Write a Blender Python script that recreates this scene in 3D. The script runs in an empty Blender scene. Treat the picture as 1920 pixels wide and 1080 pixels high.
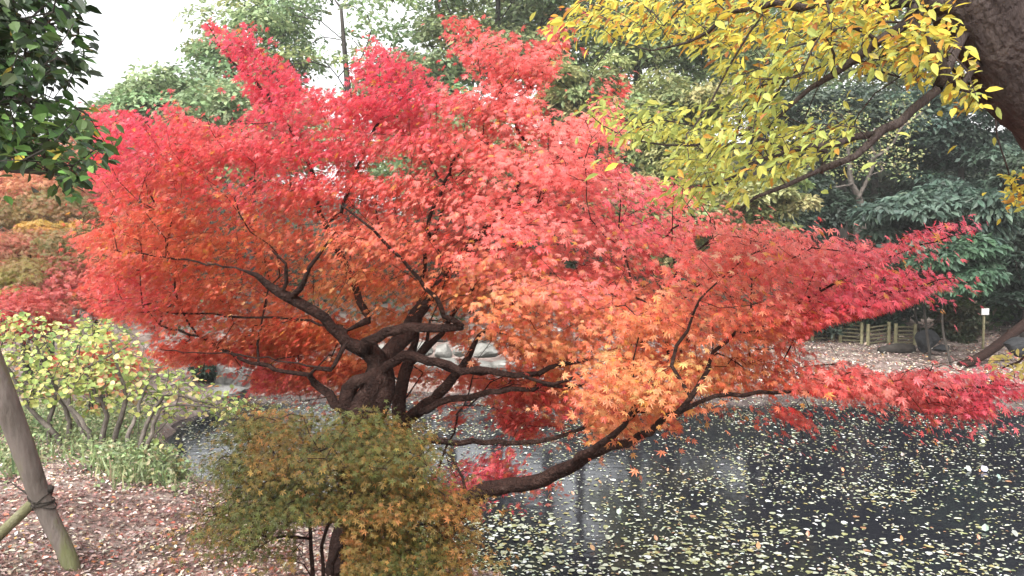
import bpy, math, random
import numpy as np
from mathutils import Vector

# ------------------------------------------------------------------ camera, world, sun, exposure
scene = bpy.context.scene
COL = scene.collection
FPX = 1507.0                     # focal length in photograph pixels (1920 wide)
CAMZ = 3.0
PITCH = math.atan((540 - 480) / FPX)
cam_data = bpy.data.cameras.new("camera")
cam_data.sensor_width = 36.0
cam_data.lens = 36.0 * FPX / 1920.0
cam_data.clip_start = 0.05
cam_data.clip_end = 2000.0
cam = bpy.data.objects.new("camera", cam_data)
COL.objects.link(cam)
cam.location = (0, 0, CAMZ)
cam.rotation_euler = (math.pi / 2 - PITCH, 0, 0)
scene.camera = cam

SUN_EL, SUN_AZ = math.radians(48), math.radians(-155)     # azimuth from +Y towards +X
world = bpy.data.worlds.new("World")
scene.world = world
world.use_nodes = True
wn, wl = world.node_tree.nodes, world.node_tree.links
wn.clear()
w_out = wn.new("ShaderNodeOutputWorld")
w_bg = wn.new("ShaderNodeBackground")
w_sky = wn.new("ShaderNodeTexSky")
w_sky.sky_type = 'NISHITA'
w_sky.sun_disc = False
w_sky.sun_elevation = SUN_EL
w_sky.sun_rotation = SUN_AZ
w_sky.air_density = 1.6
w_sky.dust_density = 4.0
w_hsv = wn.new("ShaderNodeHueSaturation")                # overcast: the blue is gone
w_hsv.inputs["Saturation"].default_value = 0.12
w_bg.inputs["Strength"].default_value = 0.15
wl.new(w_sky.outputs[0], w_hsv.inputs["Color"])
wl.new(w_hsv.outputs[0], w_bg.inputs["Color"])
wl.new(w_bg.outputs[0], w_out.inputs["Surface"])

sun_data = bpy.data.lights.new("sun", 'SUN')
sun_data.energy = 1.5
sun_data.angle = math.radians(55)
sun_data.color = (1.0, 0.97, 0.93)
sun = bpy.data.objects.new("sun", sun_data)
COL.objects.link(sun)
sun_dir = Vector((math.sin(SUN_AZ) * math.cos(SUN_EL), math.cos(SUN_AZ) * math.cos(SUN_EL), math.sin(SUN_EL)))
sun.rotation_euler = sun_dir.to_track_quat('Z', 'Y').to_euler()
sun.location = sun_dir * 60

scene.view_settings.view_transform = 'Standard'
scene.view_settings.look = 'None'
scene.view_settings.gamma = 1.0
scene.view_settings.exposure = 1.72
scene.render.engine = 'CYCLES'
scene.cycles.max_bounces = 7
scene.cycles.diffuse_bounces = 3
scene.cycles.glossy_bounces = 3
scene.cycles.transmission_bounces = 4

# ------------------------------------------------------------------ geometry helpers
SP, CP = math.sin(PITCH), math.cos(PITCH)

def unproj(px, py, depth):
    """World point seen at a photograph pixel, `depth` metres ahead of the camera (world y)."""
    px, py, depth = np.broadcast_arrays(np.asarray(px, float), np.asarray(py, float), np.asarray(depth, float))
    dx = (px - 960) / FPX
    dy = -(py - 540) / FPX
    fy = CP + dy * SP
    fz = -SP + dy * CP
    return np.stack([dx / fy * depth, depth, CAMZ + fz / fy * depth], -1)

def proj(P):
    P = np.asarray(P, float)
    x, y, z = P[..., 0], P[..., 1], P[..., 2] - CAMZ
    f = y * CP - z * SP
    u = y * SP + z * CP
    return 960 + x / f * FPX, 540 - u / f * FPX

def in_poly(px, py, poly):
    poly = np.asarray(poly, float)
    inside = np.zeros(px.shape, bool)
    x0, y0 = poly[-1]
    for x1, y1 in poly:
        if y0 != y1:
            c = ((y1 > py) != (y0 > py)) & (px < (x0 - x1) * (py - y1) / (y0 - y1) + x1)
            inside ^= c
        x0, y0 = x1, y1
    return inside

def idw(px, py, pts, vals, power=3.0):
    pts = np.asarray(pts, float); vals = np.asarray(vals, float)
    if vals.ndim == 1: vals = vals[:, None]
    d2 = (px[:, None] - pts[None, :, 0]) ** 2 + (py[:, None] - pts[None, :, 1]) ** 2 + 400.0
    w = d2 ** (-power / 2)
    w /= w.sum(1, keepdims=True)
    return w @ vals

def norm(v):
    return v / np.maximum(np.linalg.norm(v, axis=-1, keepdims=True), 1e-9)

def srgb(r, g, b):
    f = lambda c: (c / 255 / 12.92) if c <= 10 else ((c / 255 + 0.055) / 1.055) ** 2.4
    return (f(r), f(g), f(b))

def tag(o, label=None, cat=None, group=None, kind=None):
    if label: o["label"] = label
    if cat: o["category"] = cat
    if group: o["group"] = group
    if kind: o["kind"] = kind
    return o

def empty(name, loc, label, cat, group=None):
    o = bpy.data.objects.new(name, None)
    COL.objects.link(o)
    o.location = tuple(float(c) for c in loc)
    o.empty_display_size = 0.2
    return tag(o, label, cat, group)

def link_mesh(name, me, mat, parent=None):
    o = bpy.data.objects.new(name, me)
    COL.objects.link(o)
    if mat: me.materials.append(mat)
    if parent:
        o.parent = parent
        o.matrix_parent_inverse.identity()
        if parent.type == 'EMPTY' or True:
            # vertices are written in world space: shift them back by every ancestor's location
            off = Vector((0, 0, 0)); p = parent
            while p: off += p.location; p = p.parent
            o.location = -off
    return o

def np_mesh(name, V, faces, smooth=False, cols=None):
    """faces: list of (m,k) int arrays (each of one polygon size); cols: (nverts,3) or None."""
    me = bpy.data.meshes.new(name)
    V = np.ascontiguousarray(V, np.float32)
    faces = [np.ascontiguousarray(f, np.int32) for f in faces if len(f)]
    me.vertices.add(len(V)); me.vertices.foreach_set("co", V.ravel())
    loops = np.concatenate([f.ravel() for f in faces])
    counts = np.concatenate([np.full(len(f), f.shape[1], np.int32) for f in faces])
    starts = np.concatenate([[0], np.cumsum(counts)[:-1]]).astype(np.int32)
    me.loops.add(len(loops)); me.loops.foreach_set("vertex_index", loops)
    me.polygons.add(len(counts))
    me.polygons.foreach_set("loop_start", starts)
    me.polygons.foreach_set("loop_total", counts)
    me.polygons.foreach_set("use_smooth", np.full(len(counts), bool(smooth)))
    if cols is not None:
        a = me.color_attributes.new("Col", 'FLOAT_COLOR', 'POINT')
        c = np.ones((len(V), 4), np.float32); c[:, :3] = cols
        a.data.foreach_set("color", c.ravel())
    me.update(calc_edges=True)
    me.validate()
    return me

# ------------------------------------------------------------------ leaf shapes
def star_template(lobes, angs):
    v, f = [(0, 0, 0)], []
    for L, a in zip(lobes, angs):
        a = math.radians(a)
        u = (math.sin(a), math.cos(a)); w = (u[1], -u[0])
        i = len(v)
        for t, s in ((0.45, -0.125), (1.0, 0.0), (0.45, 0.125)):
            x, y = u[0] * t * L + w[0] * s * L ** 0.5, u[1] * t * L + w[1] * s * L ** 0.5
            v.append((x, y, -0.22 * (x * x + y * y)))
        f.append((0, i, i + 1, i + 2))
    return np.array(v, float), [np.array(f)]

STAR7 = star_template([.42, .74, .95, 1.05, .95, .74, .42], [-128, -82, -40, 0, 40, 82, 128])
STAR5 = star_template([.62, .95, 1.05, .95, .62], [-100, -46, 0, 46, 100])
LANCE = (np.array([(0, 0, 0), (-.20, .3, .06), (0, .35, -.01), (.20, .3, .06), (-.19, .65, .04), (0, .68, -.05), (.19, .65, .04), (0, 1.05, -.12)], float),
         [np.array([(0, 2, 1), (0, 3, 2), (4, 5, 7), (5, 6, 7)]), np.array([(1, 2, 5, 4), (2, 3, 6, 5)])])
OVAL = (np.array([(0, 0, 0), (-.26, .3, .05), (0, .35, -.02), (.26, .3, .05), (-.24, .65, .03), (0, .66, -.05), (.24, .65, .03), (0, 1.0, -.1)], float),
        [np.array([(0, 2, 1), (0, 3, 2), (4, 5, 7), (5, 6, 7)]), np.array([(1, 2, 5, 4), (2, 3, 6, 5)])])
ROUND = (np.array([(0, 0, 0), (-.38, .2, .05), (-.42, .6, .03), (0, 1, -.05), (.42, .6, .03), (.38, .2, .05), (0, .5, -.05)], float),
         [np.array([(0, 6, 1), (1, 6, 2), (2, 6, 3), (3, 6, 4), (4, 6, 5), (5, 6, 0)])])
CARD = (np.array([(0, 0, 0), (-.28, .45, .06), (0, 1, -.06), (.28, .45, .06)], float), [np.array([(0, 1, 2, 3)])])
BLADE = (np.array([(-.05, 0, 0), (.05, 0, 0), (.035, .55, .0), (-.035, .55, .0), (0, 1, -.18)], float), [np.array([(0, 1, 2, 3)]), np.array([(3, 2, 4)])])

def leaf_mesh(name, P, N, A, S, cols, template):
    tv, tf = template
    n, k = len(P), len(tv)
    N = norm(N); A = norm(A - (A * N).sum(1, keepdims=True) * N); B = np.cross(A, N)
    S = np.asarray(S).reshape(-1, 1, 1)
    V = P[:, None, :] + S * (tv[None, :, 0, None] * B[:, None] + tv[None, :, 1, None] * A[:, None] + tv[None, :, 2, None] * N[:, None])
    base = (np.arange(n) * k)
    faces = [(f[None] + base[:, None, None]).reshape(-1, f.shape[1]) for f in tf]
    return np_mesh(name, V.reshape(-1, 3), faces, cols=np.repeat(cols, k, 0))

# ------------------------------------------------------------------ wood: skeleton, growth, tubes
def catmull(pts, step):
    pts = np.asarray(pts, float)
    if len(pts) < 3:
        n = max(2, int(np.linalg.norm(pts[-1, :3] - pts[0, :3]) / step) + 1)
        t = np.linspace(0, 1, n)[:, None]
        return pts[0] * (1 - t) + pts[-1] * t
    p = np.vstack([2 * pts[0] - pts[1], pts, 2 * pts[-1] - pts[-2]])
    out = []
    for i in range(1, len(p) - 2):
        n = max(1, int(np.linalg.norm(p[i + 1, :3] - p[i, :3]) / step + 0.5))
        for j in range(n):
            t = j / n
            out.append(0.5 * ((2 * p[i]) + (-p[i - 1] + p[i + 1]) * t + (2 * p[i - 1] - 5 * p[i] + 4 * p[i + 1] - p[i + 2]) * t * t
                              + (-p[i - 1] + 3 * p[i] - 3 * p[i + 1] + p[i + 2]) * t ** 3))
    out.append(pts[-1])
    return np.array(out)

class Skel:
    def __init__(self, seed=0):
        self.P, self.par, self.fix, self.plen = [], [], [], []
        self.rng = np.random.default_rng(seed)
    def _add(self, p, par, r):
        self.P.append(np.asarray(p, float)); self.par.append(par); self.fix.append(r)
        self.plen.append(0.0 if par < 0 else self.plen[par] + float(np.linalg.norm(self.P[-1] - self.P[par])))
        return len(self.P) - 1
    def limb(self, pts, radii, step=0.07, attach=True, wob=0.006):
        r = np.interp(np.linspace(0, 1, len(pts)), np.linspace(0, 1, len(radii)), radii)
        q = catmull(np.hstack([np.asarray(pts, float), r[:, None]]), step)
        par = -1
        if attach and self.P:
            par = int(np.argmin(np.linalg.norm(np.array(self.P) - q[0, :3], axis=1)))
        for i, row in enumerate(q):
            jit = self.rng.normal(0, wob, 3) if 0 < i < len(q) - 1 else 0
            par = self._add(row[:3] + jit, par, max(row[3], 0.001))
        return par
    def grow(self, anchors, step=0.12, r0=0.0018, bend=0.12, wob=0.02, far=0.25, up=0.0):
        anchors = np.asarray(anchors, float)
        base = np.array(self.P)
        d0 = np.array([np.min(np.linalg.norm(base - a, axis=1)) for a in anchors])
        tips = np.zeros(len(anchors), int)
        n0 = len(self.P)
        cap = n0 + int(len(anchors) * 14) + 1000
        B = np.zeros((cap, 3)); B[:n0] = base
        L = np.zeros(cap); L[:n0] = self.plen
        n = n0
        for i in np.argsort(d0):
            a = anchors[i]
            dist = np.linalg.norm(B[:n] - a, axis=1)
            j = int(np.argmin(dist + far * L[:n]))
            p0 = B[j].copy(); d = float(dist[j])
            m = max(1, min(12, int(round(d / step))))
            pd = p0 - (self.P[self.par[j]] if self.par[j] >= 0 else p0 - np.array([0, 0, 1e-3]))
            pd = pd / max(np.linalg.norm(pd), 1e-6)
            ctrl = p0 + (a - p0) * 0.45 + (pd * bend + np.array([0, 0, up])) * d
            par = j
            for k in range(1, m + 1):
                t = k / m
                q = (1 - t) ** 2 * p0 + 2 * t * (1 - t) * ctrl + t * t * a
                if k < m: q = q + self.rng.normal(0, wob * min(d, 1), 3)
                par = self._add(q, par, r0)
                if n < cap:
                    B[n] = q; L[n] = self.plen[par]; n += 1
            tips[i] = par
        return tips
    def dirs(self, idx):
        return norm(np.array([self.P[i] - self.P[self.par[i]] if self.par[i] >= 0 else np.array([0, 0, 1.]) for i in idx]))
    def mesh(self, name, expo=2.3, rmin_sides=0.02, flare=None):
        n = len(self.P)
        P = np.array(self.P); par = np.array(self.par); fix = np.array(self.fix)
        acc = np.zeros(n); R = np.zeros(n); best = np.full(n, -1)
        for i in range(n - 1, -1, -1):
            R[i] = max(fix[i], acc[i] ** (1 / expo) if acc[i] > 0 else 0)
            p = par[i]
            if p >= 0:
                acc[p] += R[i] ** expo
                if best[p] < 0 or R[i] > R[best[p]]: best[p] = i
        # manual limbs keep the radius they were drawn with
        big = fix > 0.006
        R[big] = np.minimum(R[big], fix[big] * 1.08)
        for i in range(n):
            if par[i] >= 0: R[i] = min(R[i], R[par[i]] * 1.02) if not big[i] else R[i]
        V, F, nv = [], [], 0
        for i in range(n):
            p = par[i]
            if p >= 0 and best[p] == i: continue
            ch = ([p] if p >= 0 else []) + [i]
            while best[ch[-1]] >= 0: ch.append(best[ch[-1]])
            if len(ch) < 2: continue
            pts = P[ch]; rr = R[ch].copy()
            if p >= 0: rr[0] = rr[1]
            t = np.gradient(pts, axis=0); t = norm(t)
            s = 4 if rr.max() < 0.006 else (6 if rr.max() < rmin_sides else 12)
            ref = np.array([0.3, 0.8, 0.52]) if abs(t[0] @ np.array([.3, .8, .52])) < .9 else np.array([1., 0, 0])
            ring = []
            u = norm(np.cross(t[0], ref))
            for k in range(len(ch)):
                u = u - (u @ t[k]) * t[k]; u /= max(np.linalg.norm(u), 1e-6)
                w = np.cross(t[k], u)
                ang = np.arange(s) * 2 * math.pi / s
                rad = rr[k] * (1 + (0.10 * np.sin(3 * ang + k * 0.23) + 0.05 * np.sin(5 * ang - k * .4) if s == 12 else 0))
                ring.append(pts[k] + rad[:, None] * (np.cos(ang)[:, None] * u + np.sin(ang)[:, None] * w) if s == 12 else
                            pts[k] + rr[k] * (np.cos(ang)[:, None] * u + np.sin(ang)[:, None] * w))
            ring.append(np.tile(pts[-1] + t[-1] * rr[-1] * .5, (s, 1)) * 1.0)
            m = len(ring)
            V.append(np.vstack(ring))
            a = np.arange(s); b = (a + 1) % s
            for k in range(m - 1):
                F.append(np.stack([nv + k * s + a, nv + k * s + b, nv + (k + 1) * s + b, nv + (k + 1) * s + a], 1))
            nv += m * s
        return np_mesh(name, np.vstack(V), [np.vstack(F)], smooth=True)

def tube(name, pts, radii, sides=10, caps=True, step=None):
    pts = np.asarray(pts, float)
    r = np.interp(np.linspace(0, 1, len(pts)), np.linspace(0, 1, len(np.atleast_1d(radii))), np.atleast_1d(radii))
    if step:
        q = catmull(np.hstack([pts, r[:, None]]), step); pts, r = q[:, :3], q[:, 3]
    t = norm(np.gradient(pts, axis=0))
    ref = np.array([0, 0, 1.]) if abs(t[0, 2]) < .9 else np.array([1., 0, 0])
    u = norm(np.cross(t[0], ref)); V = []
    ang = np.arange(sides) * 2 * math.pi / sides
    for k in range(len(pts)):
        u = norm(u - (u @ t[k]) * t[k]); w = np.cross(t[k], u)
        V.append(pts[k] + r[k] * (np.cos(ang)[:, None] * u + np.sin(ang)[:, None] * w))
    a = np.arange(sides); b = (a + 1) % sides
    F = [np.stack([k * sides + a, k * sides + b, (k + 1) * sides + b, (k + 1) * sides + a], 1) for k in range(len(pts) - 1)]
    fs = [np.vstack(F)]
    if caps:
        fs.append(np.array([a[::-1], (len(pts) - 1) * sides + a]))
    return np.vstack(V), fs

def merge(parts):
    V, F, n = [], {}, 0
    for v, fs in parts:
        V.append(v)
        for f in fs: F.setdefault(f.shape[1], []).append(f + n)
        n += len(v)
    return np.vstack(V), [np.vstack(x) for x in F.values()]

def box(c, s, rz=0.0, bev=0.0):
    c = np.asarray(c, float); s = np.asarray(s, float) / 2
    v = np.array([(x, y, z) for x in (-1, 1) for y in (-1, 1) for z in (-1, 1)], float) * s
    ca, sa = math.cos(rz), math.sin(rz)
    v = np.stack([v[:, 0] * ca - v[:, 1] * sa, v[:, 0] * sa + v[:, 1] * ca, v[:, 2]], 1) + c
    return v, [np.array([(0, 1, 3, 2), (4, 6, 7, 5), (0, 4, 5, 1), (2, 3, 7, 6), (0, 2, 6, 4), (1, 5, 7, 3)])]

# ------------------------------------------------------------------ materials
def nodes_of(name):
    m = bpy.data.materials.new(name); m.use_nodes = True
    nt = m.node_tree; nt.nodes.clear()
    return m, nt.nodes, nt.links

def leaf_material(name, translucent=0.35, rough=0.45, spec=0.4):
    m, n, l = nodes_of(name)
    out = n.new("ShaderNodeOutputMaterial")
    at = n.new("ShaderNodeVertexColor"); at.layer_name = "Col"
    p = n.new("ShaderNodeBsdfPrincipled")
    p.inputs["Roughness"].default_value = rough
    p.inputs["Specular IOR Level"].default_value = spec
    tr = n.new("ShaderNodeBsdfTranslucent")
    mix = n.new("ShaderNodeMixShader"); mix.inputs[0].default_value = translucent
    l.new(at.outputs[0], p.inputs["Base Color"]); l.new(at.outputs[0], tr.inputs["Color"])
    l.new(p.outputs[0], mix.inputs[1]); l.new(tr.outputs[0], mix.inputs[2])
    l.new(mix.outputs[0], out.inputs["Surface"])
    return m

def noise_material(name, stops, scale=6.0, detail=8.0, rough=0.85, bump=0.3, bump_scale=None, stretch=(1, 1, 1), spec=0.3, dist=0.02):
    m, n, l = nodes_of(name)
    out = n.new("ShaderNodeOutputMaterial"); p = n.new("ShaderNodeBsdfPrincipled")
    tc = n.new("ShaderNodeTexCoord"); mp = n.new("ShaderNodeMapping"); mp.inputs["Scale"].default_value = stretch
    nz = n.new("ShaderNodeTexNoise"); nz.inputs["Scale"].default_value = scale; nz.inputs["Detail"].default_value = detail
    nz.inputs["Roughness"].default_value = 0.65
    cr = n.new("ShaderNodeValToRGB")
    e = cr.color_ramp.elements
    while len(e) < len(stops): e.new(0.5)
    for k, (pos, c) in enumerate(stops): e[k].position = pos; e[k].color = (*c, 1)
    l.new(tc.outputs["Object"], mp.inputs[0]); l.new(mp.outputs[0], nz.inputs["Vector"])
    l.new(nz.outputs["Fac"], cr.inputs[0]); l.new(cr.outputs[0], p.inputs["Base Color"])
    p.inputs["Roughness"].default_value = rough; p.inputs["Specular IOR Level"].default_value = spec
    nb = n.new("ShaderNodeTexNoise"); nb.inputs["Scale"].default_value = bump_scale or scale * 4; nb.inputs["Detail"].default_value = 6
    bp = n.new("ShaderNodeBump"); bp.inputs["Strength"].default_value = bump; bp.inputs["Distance"].default_value = dist
    l.new(mp.outputs[0], nb.inputs["Vector"]); l.new(nb.outputs["Fac"], bp.inputs["Height"]); l.new(bp.outputs[0], p.inputs["Normal"])
    l.new(p.outputs[0], out.inputs["Surface"])
    return m

M = {}
M['maple_leaf'] = leaf_material('maple_leaf', 0.48, 0.36, 0.6)
M['yellow_leaf'] = leaf_material('yellow_leaf', 0.5, 0.6, 0.2)
M['soft_leaf'] = leaf_material('soft_leaf', 0.35, 0.5, 0.35)
M['glossy_leaf'] = leaf_material('glossy_leaf', 0.25, 0.42, 0.35)
M['forest_leaf'] = leaf_material('forest_leaf', 0.35, 0.5, 0.4)
M['litter'] = leaf_material('litter', 0.05, 0.6, 0.3)
M['floating'] = leaf_material('floating', 0.0, 0.35, 0.5)
M['maple_bark'] = noise_material('maple_bark', [(.3, (.014, .008, .007)), (.55, (.036, .019, .015)), (.75, (.075, .048, .040))], 16, 10, .9, 1.0, 70, spec=.12, dist=.03)
M['grey_bark'] = noise_material('grey_bark', [(.3, (.05, .042, .035)), (.6, (.13, .11, .095)), (.8, (.22, .20, .17))], 9, 8, .9, .5, 45)
M['dark_bark'] = noise_material('dark_bark', [(.3, (.02, .017, .014)), (.6, (.05, .042, .036)), (.8, (.09, .08, .065))], 5, 8, .9, .5, 30)
M['trunk_bark'] = noise_material('trunk_bark', [(.28, (.020, .014, .013)), (.5, (.05, .036, .033)), (.75, (.10, .078, .07))], 7, 10, .9, 1.0, 26, stretch=(2.2, 2.2, .55), dist=.03)
M['stone'] = noise_material('stone', [(.3, (.06, .06, .055)), (.5, (.15, .145, .135)), (.75, (.27, .265, .255))], 3.5, 10, .85, .6, 14, dist=.05)
M['pale_stone'] = noise_material('pale_stone', [(.25, (.06, .06, .052)), (.5, (.17, .165, .15)), (.75, (.30, .29, .27))], 3, 10, .85, .5, 12, dist=.05)
M['dark_stone'] = noise_material('dark_stone', [(.3, (.010, .010, .011)), (.6, (.026, .027, .029)), (.8, (.06, .06, .06))], 3, 10, .8, .6, 12, dist=.05)

# ------------------------------------------------------------------ terrain
SHORE = np.array([(40, -2), (12, 3.2), (6, 3.7), (2.5, 4.7), (0.7, 6.0), (-0.8, 7.2), (-2.5, 8.6), (-4.1, 10.0), (-5.3, 12.3), (-6.1, 14.6), (-6.0, 16.9),
                  (-3.8, 17.7), (0, 17.6), (4, 17.3), (8, 17.0), (11.2, 16.6), (13.5, 15.4), (20, 14), (40, 13)], float)
_T = np.r_[0:1:1j * len(SHORE)]

def shore_dist(x, y):
    x = np.asarray(x, float); y = np.asarray(y, float)
    d = np.full(x.shape, 1e9)
    for a, b in zip(SHORE, np.roll(SHORE, -1, 0)):
        ab = b - a; t = np.clip(((x - a[0]) * ab[0] + (y - a[1]) * ab[1]) / (ab @ ab), 0, 1)
        d = np.minimum(d, np.hypot(x - a[0] - t * ab[0], y - a[1] - t * ab[1]))
    return np.where(in_poly(x, y, SHORE), -d, d)

def ground_z(x, y):
    x = np.asarray(x, float); y = np.asarray(y, float)
    d = shore_dist(x, y) + 0.10 * np.sin(x * 2.1 + y * 1.3) + 0.06 * np.sin(x * 4.7 - y * 3.9)
    near = np.interp(d, [-3, -.25, 0, .25, .9, 2, 4, 8, 20, 60], [-1.0, -.3, .02, .32, .75, 1.15, 1.45, 1.6, 1.8, 3])
    far = np.interp(d, [-3, -.25, 0, .15, .8, 4, 7, 9, 14, 22, 40, 90, 300], [-1.0, -.3, .02, .22, .30, .5, .8, 1.4, 4.0, 7.0, 11, 15, 18])
    far = np.where(far > 1.4, 1.4 + (far - 1.4) * (1 - .62 * np.clip((-x + 2) / 10, 0, 1)), far)
    t = np.clip((y - 9) / 6, 0, 1); t = t * t * (3 - 2 * t)
    z = near * (1 - t) + far * t
    lf = np.clip((-x - 8) / 4, 0, 1) * np.clip((y - 8) / 5, 0, 1)
    z = z + lf * np.clip((-x - 8) * .28, 0, 5) * (d > 0)
    bump = 0.02 * np.sin(x * 5.3 + y * 2.2) + 0.015 * np.sin(x * 9.1 - y * 7.3) + 0.05 * np.sin(x * .9 + 1) * np.sin(y * .7)
    return z + np.where(d > .2, bump, 0)

def gz(x, y): return float(ground_z(np.array([x]), np.array([y]))[0])

def ground_hit(px, py):
    for Y in np.arange(1.5, 90, 0.05):
        p = unproj(px, py, Y)
        if p[2] <= max(gz(p[0], p[1]), 0): return p
    return unproj(px, py, 60.0)

def axis(lo, hi, f_lo, f_hi, fine, grow=1.12):
    a = list(np.arange(f_lo, f_hi + 1e-6, fine)); s = fine
    while a[-1] < hi: s *= grow; a.append(a[-1] + s)
    s = fine; b = []
    c = a[0]
    while c > lo: s *= grow; c -= s; b.append(c)
    return np.array(b[::-1] + a)

gx = axis(-300, 300, -9, 9, .12); gy = axis(-60, 400, 1.0, 22, .12)
GX, GY = np.meshgrid(gx, gy)
GZ = ground_z(GX.ravel(), GY.ravel())
nx, ny = len(gx), len(gy)
ii = (np.arange(ny - 1)[:, None] * nx + np.arange(nx - 1)[None]).ravel()
me = np_mesh("ground", np.stack([GX.ravel(), GY.ravel(), GZ], 1), [np.stack([ii, ii + 1, ii + nx + 1, ii + nx], 1)], smooth=True)
m, n, l = nodes_of("earth")
out = n.new("ShaderNodeOutputMaterial"); p = n.new("ShaderNodeBsdfPrincipled"); p.inputs["Roughness"].default_value = .95
p.inputs["Specular IOR Level"].default_value = .15
geo = n.new("ShaderNodeNewGeometry")
def nz_(scale, det=8):
    t = n.new("ShaderNodeTexNoise"); t.inputs["Scale"].default_value = scale; t.inputs["Detail"].default_value = det
    l.new(geo.outputs["Position"], t.inputs["Vector"]); return t
def ramp_(src, stops):
    r = n.new("ShaderNodeValToRGB"); e = r.color_ramp.elements
    while len(e) < len(stops): e.new(.5)
    for k, (q, c) in enumerate(stops): e[k].position = q; e[k].color = (*c, 1)
    l.new(src, r.inputs[0]); return r
r1 = ramp_(nz_(3.2, 12).outputs["Fac"], [(.3, (.10, .068, .058)), (.5, (.22, .165, .145)), (.7, (.38, .31, .275))])
r2 = ramp_(nz_(30, 10).outputs["Fac"], [(.3, (.35, .35, .35)), (.7, (1, 1, 1))])
mul = n.new("ShaderNodeMix"); mul.data_type = 'RGBA'; mul.blend_type = 'MULTIPLY'; mul.inputs[0].default_value = .7
l.new(r1.outputs[0], mul.inputs[6]); l.new(r2.outputs[0], mul.inputs[7])
sep = n.new("ShaderNodeSeparateXYZ"); l.new(geo.outputs["Position"], sep.inputs[0])
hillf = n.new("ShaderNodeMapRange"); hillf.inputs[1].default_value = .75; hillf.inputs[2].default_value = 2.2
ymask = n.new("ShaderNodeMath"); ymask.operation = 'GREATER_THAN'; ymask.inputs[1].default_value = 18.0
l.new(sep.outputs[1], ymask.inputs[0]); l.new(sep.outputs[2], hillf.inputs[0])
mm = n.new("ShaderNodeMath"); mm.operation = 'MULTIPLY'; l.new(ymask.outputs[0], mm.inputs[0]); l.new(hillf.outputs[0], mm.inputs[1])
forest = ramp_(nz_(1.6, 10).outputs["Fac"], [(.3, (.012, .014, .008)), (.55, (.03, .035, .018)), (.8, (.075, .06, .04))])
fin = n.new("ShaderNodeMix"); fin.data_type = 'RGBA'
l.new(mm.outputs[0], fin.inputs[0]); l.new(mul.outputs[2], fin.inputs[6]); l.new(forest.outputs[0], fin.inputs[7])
l.new(fin.outputs[2], p.inputs["Base Color"])
bp = n.new("ShaderNodeBump"); bp.inputs["Strength"].default_value = .6; bp.inputs["Distance"].default_value = .04
l.new(nz_(22, 8).outputs["Fac"], bp.inputs["Height"]); l.new(bp.outputs[0], p.inputs["Normal"])
l.new(p.outputs[0], out.inputs["Surface"])
tag(link_mesh("ground", me, m), kind="structure")

# pond water
m, n, l = nodes_of("pond_water")
out = n.new("ShaderNodeOutputMaterial"); p = n.new("ShaderNodeBsdfPrincipled")
p.inputs["Base Color"].default_value = (.012, .012, .016, 1); p.inputs["Roughness"].default_value = .07; p.inputs["IOR"].default_value = 1.33
geo = n.new("ShaderNodeNewGeometry")
mp = n.new("ShaderNodeMapping"); mp.inputs["Scale"].default_value = (1.0, 1.6, 1)
t = n.new("ShaderNodeTexNoise"); t.inputs["Scale"].default_value = 5; t.inputs["Detail"].default_value = 4
bp = n.new("ShaderNodeBump"); bp.inputs["Strength"].default_value = .10; bp.inputs["Distance"].default_value = .02
l.new(geo.outputs["Position"], mp.inputs[0]); l.new(mp.outputs[0], t.inputs["Vector"]); l.new(t.outputs["Fac"], bp.inputs["Height"])
l.new(bp.outputs[0], p.inputs["Normal"]); l.new(p.outputs[0], out.inputs["Surface"])
gxw = np.linspace(-9, 45, 28); gyw = np.linspace(-3, 19, 12)
WX, WY = np.meshgrid(gxw, gyw)
ii = (np.arange(11)[:, None] * 28 + np.arange(27)[None]).ravel()
me = np_mesh("pond_water", np.stack([WX.ravel(), WY.ravel(), np.zeros(WX.size)], 1), [np.stack([ii, ii + 1, ii + 29, ii + 28], 1)])
tag(link_mesh("pond_water", me, m), kind="structure")

# ------------------------------------------------------------------ generic foliage helpers
def pick(rng, palette, n, jit=0.18):
    pal = np.array([c for c, _ in palette], float); w = np.array([w for _, w in palette], float)
    c = pal[rng.choice(len(pal), n, p=w / w.sum())]
    return np.clip(c * np.exp(rng.normal(0, jit, (n, 1))) * np.exp(rng.normal(0, jit * .35, (n, 3))), 0, .9)

def make_tree(name, label, cat, base, skel, crown_args, bark, leaf_mat, group=None, trunk_name="trunk"):
    root = empty(name, base, label, cat, group)
    link_mesh(trunk_name, skel.mesh(trunk_name), bark, root)
    link_mesh("crown", leaf_mesh("crown", *crown_args), leaf_mat, root)
    return root

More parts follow.
